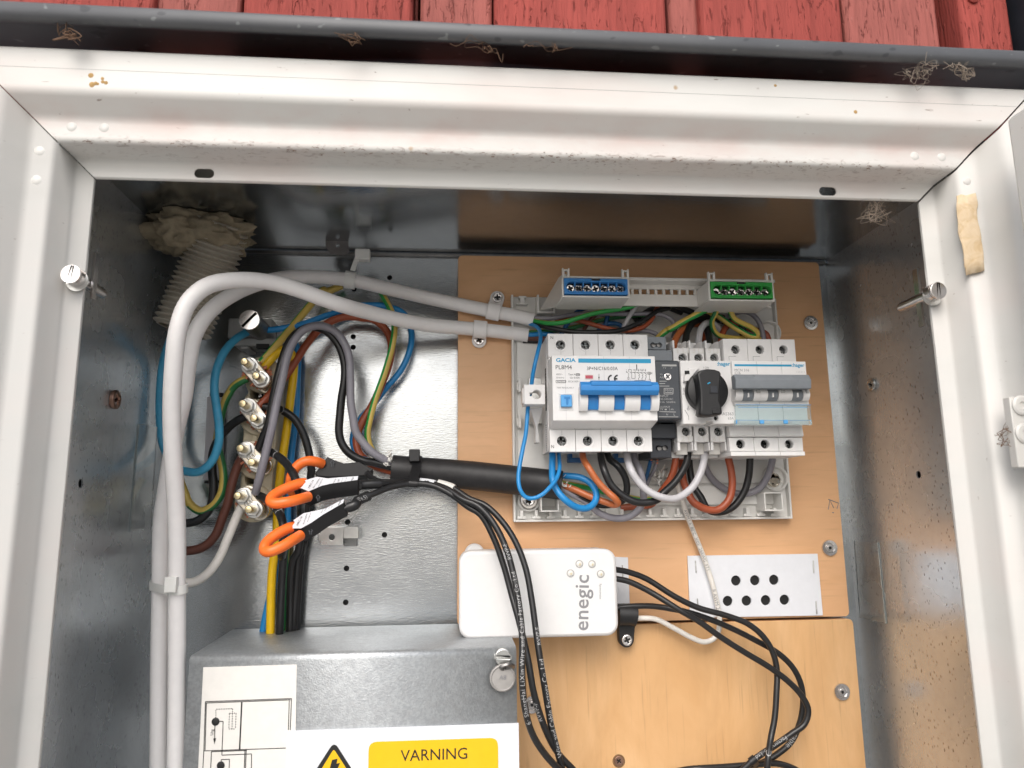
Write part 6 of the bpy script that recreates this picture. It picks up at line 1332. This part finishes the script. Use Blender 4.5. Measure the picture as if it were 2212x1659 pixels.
W1('wire', 'light grey wire from the fourth breaker pole sweeping under to the second switch terminal', [('L', 1600, 960, -28), ('L', 1612, 1060, -36), ('L', 1655, 1200, -44), ('L', 1750, 1350), ('L', 1880, 1470), ('L', 2040, 1545, -48), ('L', 2200, 1565), ('M', 420, 1515), ('M', 550, 1400), ('M', 640, 1230), ('M', 682, 1070, -40), ('M', 690, 960, -34), ('M', 690, 900, -30)], 0.0026, M_['lgrey_w'])
W1('wire', 'grey wire from the fourth breaker pole dropping and curling back to the black sheath', [('L', 1680, 980, -24), ('L', 1710, 1080, -28), ('L', 1775, 1220, -34), ('L', 1808, 1380), ('L', 1812, 1510), ('E', 1935, 1570), ('E', 1905, 1640), ('H', 1840, 72), ('H', 1755, 80), ('H', 1660, 50), ('E', 1570, 1590), ('E', 1480, 1540), ('E', 1400, 1495, -22)], 0.0025, M_['grey_w'])
W1('wire', 'green and yellow wire leaving the right end of the black sheath behind the loops', [('L', 770, 1360, -22), ('L', 850, 1375, -20), ('L', 1050, 1410, -16), ('L', 1250, 1460, -12), ('L', 1450, 1515), ('L', 1650, 1550, -8), ('L', 1780, 1572), ('L', 1900, 1568, -8), ('L', 2000, 1540)], .0020, GY, stripe=(.36, 0, .24))
W1('wire', 'dark blue thin wire hanging below the power supply', [('L', 1905, 1080, -24), ('L', 1888, 1150, -22), ('L', 1860, 1260, -16), ('L', 1830, 1330, -10), ('L', 1790, 1400, -8)], .0015, M_['dblue_w'])
W1('wire', 'grey thin wire hanging below the power supply', [('L', 1982, 1080, -24), ('L', 1972, 1130, -22), ('L', 1940, 1220, -18), ('L', 1895, 1290, -12), ('L', 1850, 1400, -8)], .0014, M_['grey_w'])
for (x, y) in ((1910, 1078), (1984, 1090)):
    c = P('L', x, y, -.024); o = part('copper_tip', MB().cyl(c+Vector((0, 0, -.002)), c+Vector((.0006, 0, .003)), .0008, 10), M_['copper'], None); tag(o, 'bare copper wire end entering the power supply, %s of two' % ('left' if x < 1950 else 'right'), 'wire end')
W1('wire', 'brown wire from the left switch terminal curving down left to the tray floor', [('M', 330, 900, -28), ('M', 328, 1000, -30), ('M', 318, 1120, -30), ('M', 270, 1290, -28), ('M', 180, 1430, -24), ('M', 80, 1560, -18), ('L', 1900, 1640, -10), ('E', 1870, 1620), ('E', 1790, 1630, -7)], 0.0026, M_['brown_w'])
W1('wire', 'brown U shaped wire ending under the three pole breaker', [('M', 400, 1000, -14), ('M', 405, 1180, -18), ('M', 425, 1350, -22), ('M', 490, 1510, -26), ('F', 120, 1590, -28), ('F', 200, 1637), ('F', 280, 1640), ('F', 345, 1580), ('F', 368, 1490), ('F', 360, 1390), ('F', 345, 1320, -28), ('F', 342, 1280, -26)], 0.0027, M_['brown_w'])
W1('wire', 'black U shaped wire ending under the three pole breaker', [('M', 490, 1000, -10), ('M', 505, 1200, -12), ('M', 545, 1390, -14), ('M', 640, 1540, -16), ('F', 220, 1645), ('F', 290, 1658, -18), ('F', 370, 1625), ('F', 440, 1535, -22), ('F', 472, 1430), ('F', 480, 1320, -26), ('F', 481, 1280, -26)], 0.0026, M_['black_w'])
W1('wire', 'grey U shaped wire ending under the three pole breaker at right', [('M', 650, 1000, -8), ('M', 690, 1140, -8), ('M', 760, 1280, -8), ('M', 880, 1400, -8), ('M', 1050, 1485, -10), ('M', 1220, 1498), ('M', 1370, 1440, -14), ('M', 1470, 1310), ('M', 1525, 1170), ('M', 1550, 1040, -24), ('M', 1555, 980, -26)], 0.0026, M_['grey_w'])
# upper bundle
W1('wire', 'green earth wire from the upper white cable rising under the blue terminal block', [('J', 380, 725, -10), ('J', 500, 752, -16), ('J', 620, 767, -22), ('J', 780, 760, -26), ('J', 950, 715), ('J', 1100, 665, -30), ('J', 1300, 620), ('J', 1500, 590), ('J', 1660, 555, -34), ('J', 1740, 520, -34)], .0018, GY, stripe=(.30, 0, .22))
W1('wire', 'grey wire from the upper white cable running right under the terminal holder', [('J', 380, 690, -10), ('J', 500, 705, -14), ('J', 650, 705, -16), ('J', 850, 670), ('J', 1050, 645), ('J', 1300, 648), ('J', 1600, 650, -22), ('J', 1900, 648), ('J', 2060, 665), ('J', 2180, 740), ('J', 2210, 830, -20), ('J', 2190, 950, -16)], .0017, M_['grey_w'])
W1('wire', 'red brown wire dipping across the upper bundle of the tray', [('J', 700, 720, -10), ('J', 900, 728, -16), ('J', 1050, 748), ('J', 1250, 805), ('J', 1450, 852), ('J', 1650, 860, -24), ('J', 1800, 820), ('J', 1900, 740), ('J', 1950, 650, -20), ('J', 1990, 560, -16)], .0018, M_['brown_w'])
W1('wire', 'black wire sagging across the upper bundle just above the four pole breaker', [('J', 380, 750, -8), ('J', 520, 800, -16), ('J', 700, 840, -22), ('J', 950, 878), ('J', 1250, 882, -30), ('J', 1500, 860), ('J', 1680, 800), ('J', 1850, 710), ('J', 1980, 620), ('J', 2120, 580, -20), ('K', 250, 580), ('K', 400, 640, -12)], .0019, M_['black_w'])
W1('wire', 'light grey wire standing up through the upper bundle', [('J', 1540, 960, -12), ('J', 1545, 880, -18), ('J', 1580, 780, -22), ('J', 1640, 670, -24), ('J', 1700, 580, -28), ('J', 1740, 510, -30)], .0017, M_['lgrey_w'])
W1('wire', 'light grey wire bending down just behind the top right of the four pole breaker', [('J', 1600, 920, -18), ('J', 1680, 880, -20), ('J', 1800, 865), ('J', 1920, 880), ('J', 1990, 920, -18), ('J', 2010, 980, -16)], .0017, M_['grey_w'])
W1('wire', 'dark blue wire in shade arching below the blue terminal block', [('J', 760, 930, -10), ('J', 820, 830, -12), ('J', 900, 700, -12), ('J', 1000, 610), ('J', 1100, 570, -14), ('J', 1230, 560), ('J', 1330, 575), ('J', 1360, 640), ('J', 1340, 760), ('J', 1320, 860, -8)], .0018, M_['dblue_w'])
W1('wire', 'blue wire leaving the lower white cable beneath the black wire', [('J', 300, 915, -9), ('J', 400, 915, -10), ('J', 520, 905, -10), ('J', 650, 915, -10), ('J', 800, 960, -10)], .0019, M_['blue_w'])
W1('wire', 'dark brown wire leaving the lower white cable', [('J', 300, 955, -9), ('J', 400, 958, -9), ('J', 520, 962, -9), ('J', 660, 990, -8)], .0019, M_['dbrown_w'])
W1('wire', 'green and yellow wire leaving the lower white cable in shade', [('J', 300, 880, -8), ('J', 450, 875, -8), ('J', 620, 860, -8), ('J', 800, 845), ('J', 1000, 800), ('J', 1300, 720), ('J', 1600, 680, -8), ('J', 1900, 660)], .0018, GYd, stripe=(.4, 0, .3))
W1('wire', 'black wire leaving the lower white cable lowest', [('J', 290, 990, -7), ('J', 400, 995, -7), ('J', 560, 1000, -7), ('J', 700, 1010, -6)], .0018, M_['black_w'])
W1('wire', 'dark brown wire crossing behind the upper bundle', [('J', 1040, 900, -7), ('J', 1090, 800, -8), ('J', 1180, 690, -9), ('J', 1280, 620, -10), ('J', 1350, 560, -10)], .0016, M_['dbrown_w'])
W1('wire', 'dark blue coil half hidden behind the middle of the upper bundle', [('J', 1230, 880, -8), ('J', 1300, 800, -9), ('J', 1420, 770), ('J', 1530, 800), ('J', 1560, 890, -9)], .0018, M_['dblue_w'])
W1('wire', 'black wire crossing behind the upper bundle from the power supply', [('J', 1300, 880, -6), ('J', 1360, 740, -7), ('J', 1450, 640), ('J', 1560, 580), ('J', 1700, 700, -6), ('J', 1820, 860, -7)], .0017, M_['black_w'])
W1('wire', 'yellow and green wire slanting up to the left of the green terminal block', [('J', 1990, 960, -18), ('J', 2050, 905, -22), ('J', 2140, 840), ('K', 250, 845, -26), ('K', 450, 730), ('K', 620, 640), ('K', 760, 568, -32), ('K', 800, 545, -32)], .0024, GY, stripe=(.46, 0, .48))
W1('wire', 'green and yellow loop from under the green terminal block back behind the switch', [('K', 848, 560, -34), ('K', 828, 640, -32), ('K', 785, 730, -28), ('K', 795, 830, -24), ('K', 860, 915, -20), ('K', 980, 945, -16), ('K', 1150, 958), ('K', 1330, 960), ('K', 1430, 975, -14)], .0020, GYd, stripe=(.36, 0, .34))
W1('wire', 'bright yellow and green wire looping round at the right under the green terminal block', [('K', 980, 530, -34), ('K', 1010, 600, -32), ('K', 1060, 700, -30), ('K', 1160, 765), ('K', 1280, 820), ('K', 1355, 890), ('K', 1350, 935, -24), ('K', 1280, 935), ('K', 1150, 870, -22), ('K', 1020, 790), ('K', 880, 690), ('K', 760, 630), ('K', 640, 585, -18)], .0021, GY, stripe=(.42, 0, .55))
W1('wire', 'grey wire arching over to the right end behind the three pole breaker', [('K', 880, 740, -10), ('K', 960, 700, -12), ('K', 1080, 640), ('K', 1200, 622, -14), ('K', 1310, 670), ('K', 1390, 780), ('K', 1425, 900), ('K', 1440, 1000, -16)], .0020, M_['grey_w'])
W1('wire', 'orange brown wire rising from the first switch terminal', [('K', 300, 1060, -36), ('K', 320, 980, -32), ('K', 380, 880, -26), ('K', 480, 800, -18), ('K', 600, 780, -12), ('K', 720, 800, -10)], 0.0025, M_['orange_w'])
W1('wire', 'black wire rising from the second switch terminal', [('K', 440, 1080, -34), ('K', 450, 980, -30), ('K', 480, 850, -24), ('K', 560, 750, -18), ('K', 700, 700, -14), ('K', 850, 690, -12), ('K', 1050, 740, -10), ('K', 1160, 800), ('K', 1175, 980, -10)], 0.0026, M_['black_w'])
W1('wire', 'white wire hooking over from the second switch terminal', [('K', 610, 1080, -34), ('K', 618, 960, -30), ('K', 650, 830, -24), ('K', 730, 760, -20), ('K', 820, 790, -16), ('K', 880, 880, -12), ('K', 900, 1000, -10)], 0.0025, M_['lgrey_w'])
W1('wire', 'black wire behind the third switch terminal', [('K', 760, 1060, -30), ('K', 745, 930, -24), ('K', 720, 830, -16), ('K', 760, 740, -10), ('K', 860, 720, -8)], 0.0026, M_['black_w'])
W1('wire', 'red brown wire between the two dark wires above the switch', [('K', 695, 1000, -18), ('K', 690, 900, -16), ('K', 670, 800, -12), ('K', 620, 770, -10)], 0.0025, M_['brown_w'])
W1('wire', 'red brown wire curving down to the left pole of the three pole breaker', [('K', 890, 1010, -16), ('K', 910, 920, -16), ('K', 950, 830, -14), ('K', 1020, 775, -12), ('K', 1120, 770, -10), ('K', 1250, 830), ('K', 1460, 900), ('K', 1500, 985, -10)], 0.0024, M_['brown_w'])
W1('wire', 'black wire in the shade at the back of the upper bundle', [('J', 1750, 700, -5), ('J', 1950, 580, -5), ('K', 200, 560), ('K', 420, 590), ('K', 600, 660), ('K', 780, 700, -5), ('K', 980, 760)], .0026, M_['black_w'])

# ------------------------------------------------------------------ cobwebs and dry plant bits
def tangle(name, label, pts, n_, sp, r, mat, seed, cat='cobweb'):
    rnd = random.Random(seed); mb = MB()
    for k in range(max(5, n_//2)):
        a_ = rnd.choice(pts); b_ = rnd.choice(pts); pa = P(*a_); pb = P(*b_)
        j = lambda: Vector((rnd.gauss(0, sp*1.5), rnd.gauss(0, sp), rnd.gauss(0, sp*1.5)))
        tube(mb, smooth_path([pa+j(), pa.lerp(pb, .25)+j()*1.6, pa.lerp(pb, .45)+j()*1.8, pa.lerp(pb, .6)+j()*1.8, pa.lerp(pb, .8)+j()*1.6, pb+j()], 4), r*rnd.uniform(.25, .9), 5)
    o = part(name, mb, mat, None, smooth=80); tag(o, label, cat); return o
tangle('cobweb', 'pale cobweb bundle hanging below the right end of the top rail', [('C', 1210, 1355, FR), ('C', 1350, 1280, FR), ('C', 1330, 1360, FR), ('C', 1270, 1310, FR), ('C', 1240, 1340, FR)], 30, .0012, .00022, M_['web'], 1)
tangle('cobweb', 'cobweb clump under the flashing near the right corner', [('C', 1480, 470, -.2), ('C', 1520, 515, -.2), ('C', 1570, 480, -.2), ('C', 1590, 415, -.203), ('C', 1640, 405, -.204)], 26, .001, .00025, M_['web'], 2)
tangle('cobweb', 'brown cobweb clump under the flashing at the far right', [('C', 1820, 430, -.203), ('C', 1850, 480, -.2), ('C', 1885, 460, -.2), ('C', 1730, 415, -.204)], 24, .0010, .00028, M_['web'], 3)
tangle('dry_leaf', 'dry plant scrap hanging under the flashing at mid width', [('B', 720, 262, -.204), ('B', 800, 255, -.204), ('B', 930, 290, -.2), ('B', 1000, 315, -.2), ('B', 1050, 375, -.198)], 12, .0008, .00030, M_['dry'], 4, 'plant debris')
tangle('dry_leaf', 'dry brown leaf caught under the flashing at the left', [('A', 370, 185, -.2), ('A', 400, 215, -.2), ('A', 440, 235, -.2), ('A', 480, 250, -.2)], 12, .0010, .0004, M_['dry'], 5, 'plant debris')
tangle('dry_leaf', 'dry feathery scrap under the flashing left of the middle', [('B', 10, 222, -.204), ('B', 60, 218, -.204), ('B', 110, 250, -.203), ('B', 145, 255, -.203)], 10, .0007, .00025, M_['dry'], 6, 'plant debris')
tangle('dry_leaf', 'small dry bits stuck under the flashing right of the middle', [('B', 1180, 285, -.204), ('B', 1240, 288, -.204), ('B', 1380, 292, -.204), ('B', 1470, 296, -.204)], 10, .0005, .00028, M_['dry'], 7, 'plant debris')
tangle('cobweb', 'dark cobweb dirt round the hinge on the right', [('F', 2080, 1120, -.192), ('F', 2140, 1100, -.192), ('F', 2150, 1180, -.192), ('F', 2165, 1240, -.192), ('F', 2060, 1170, -.192)], 16, .0008, .00028, M_['dry'], 8)
tangle('dirt_streak', 'dark crumbs of dirt along the lower bead of the top rail', [], 0, .001, .0003, M_['dry'], 9) if False else None
rnd = random.Random(12); mb = MB()
for k in range(330):
    x = rnd.uniform(fxl, fxr); z = fzt+.0118+rnd.gauss(0, .0008); y = FR-.0196+max(0, (fzt+.0118-z))*2.0
    if rnd.random() > .75*(.35+.65*math.sin(x*23)**2): continue
    a_ = rnd.uniform(-.5, .5); l = rnd.uniform(.0002, .0011)
    p = Vector((x, y, z)); d_ = Vector((math.cos(a_)*l, 0, math.sin(a_)*l*.6)); tube(mb, [p-d_, p+Vector((0, -.0002, .0001)), p+d_], rnd.uniform(.00008, .0002), 5)
dc = part('dirt_crumbs', mb, M_['dry'], cab); dc['kind'] = 'stuff'
bpy.context.view_layer.update()
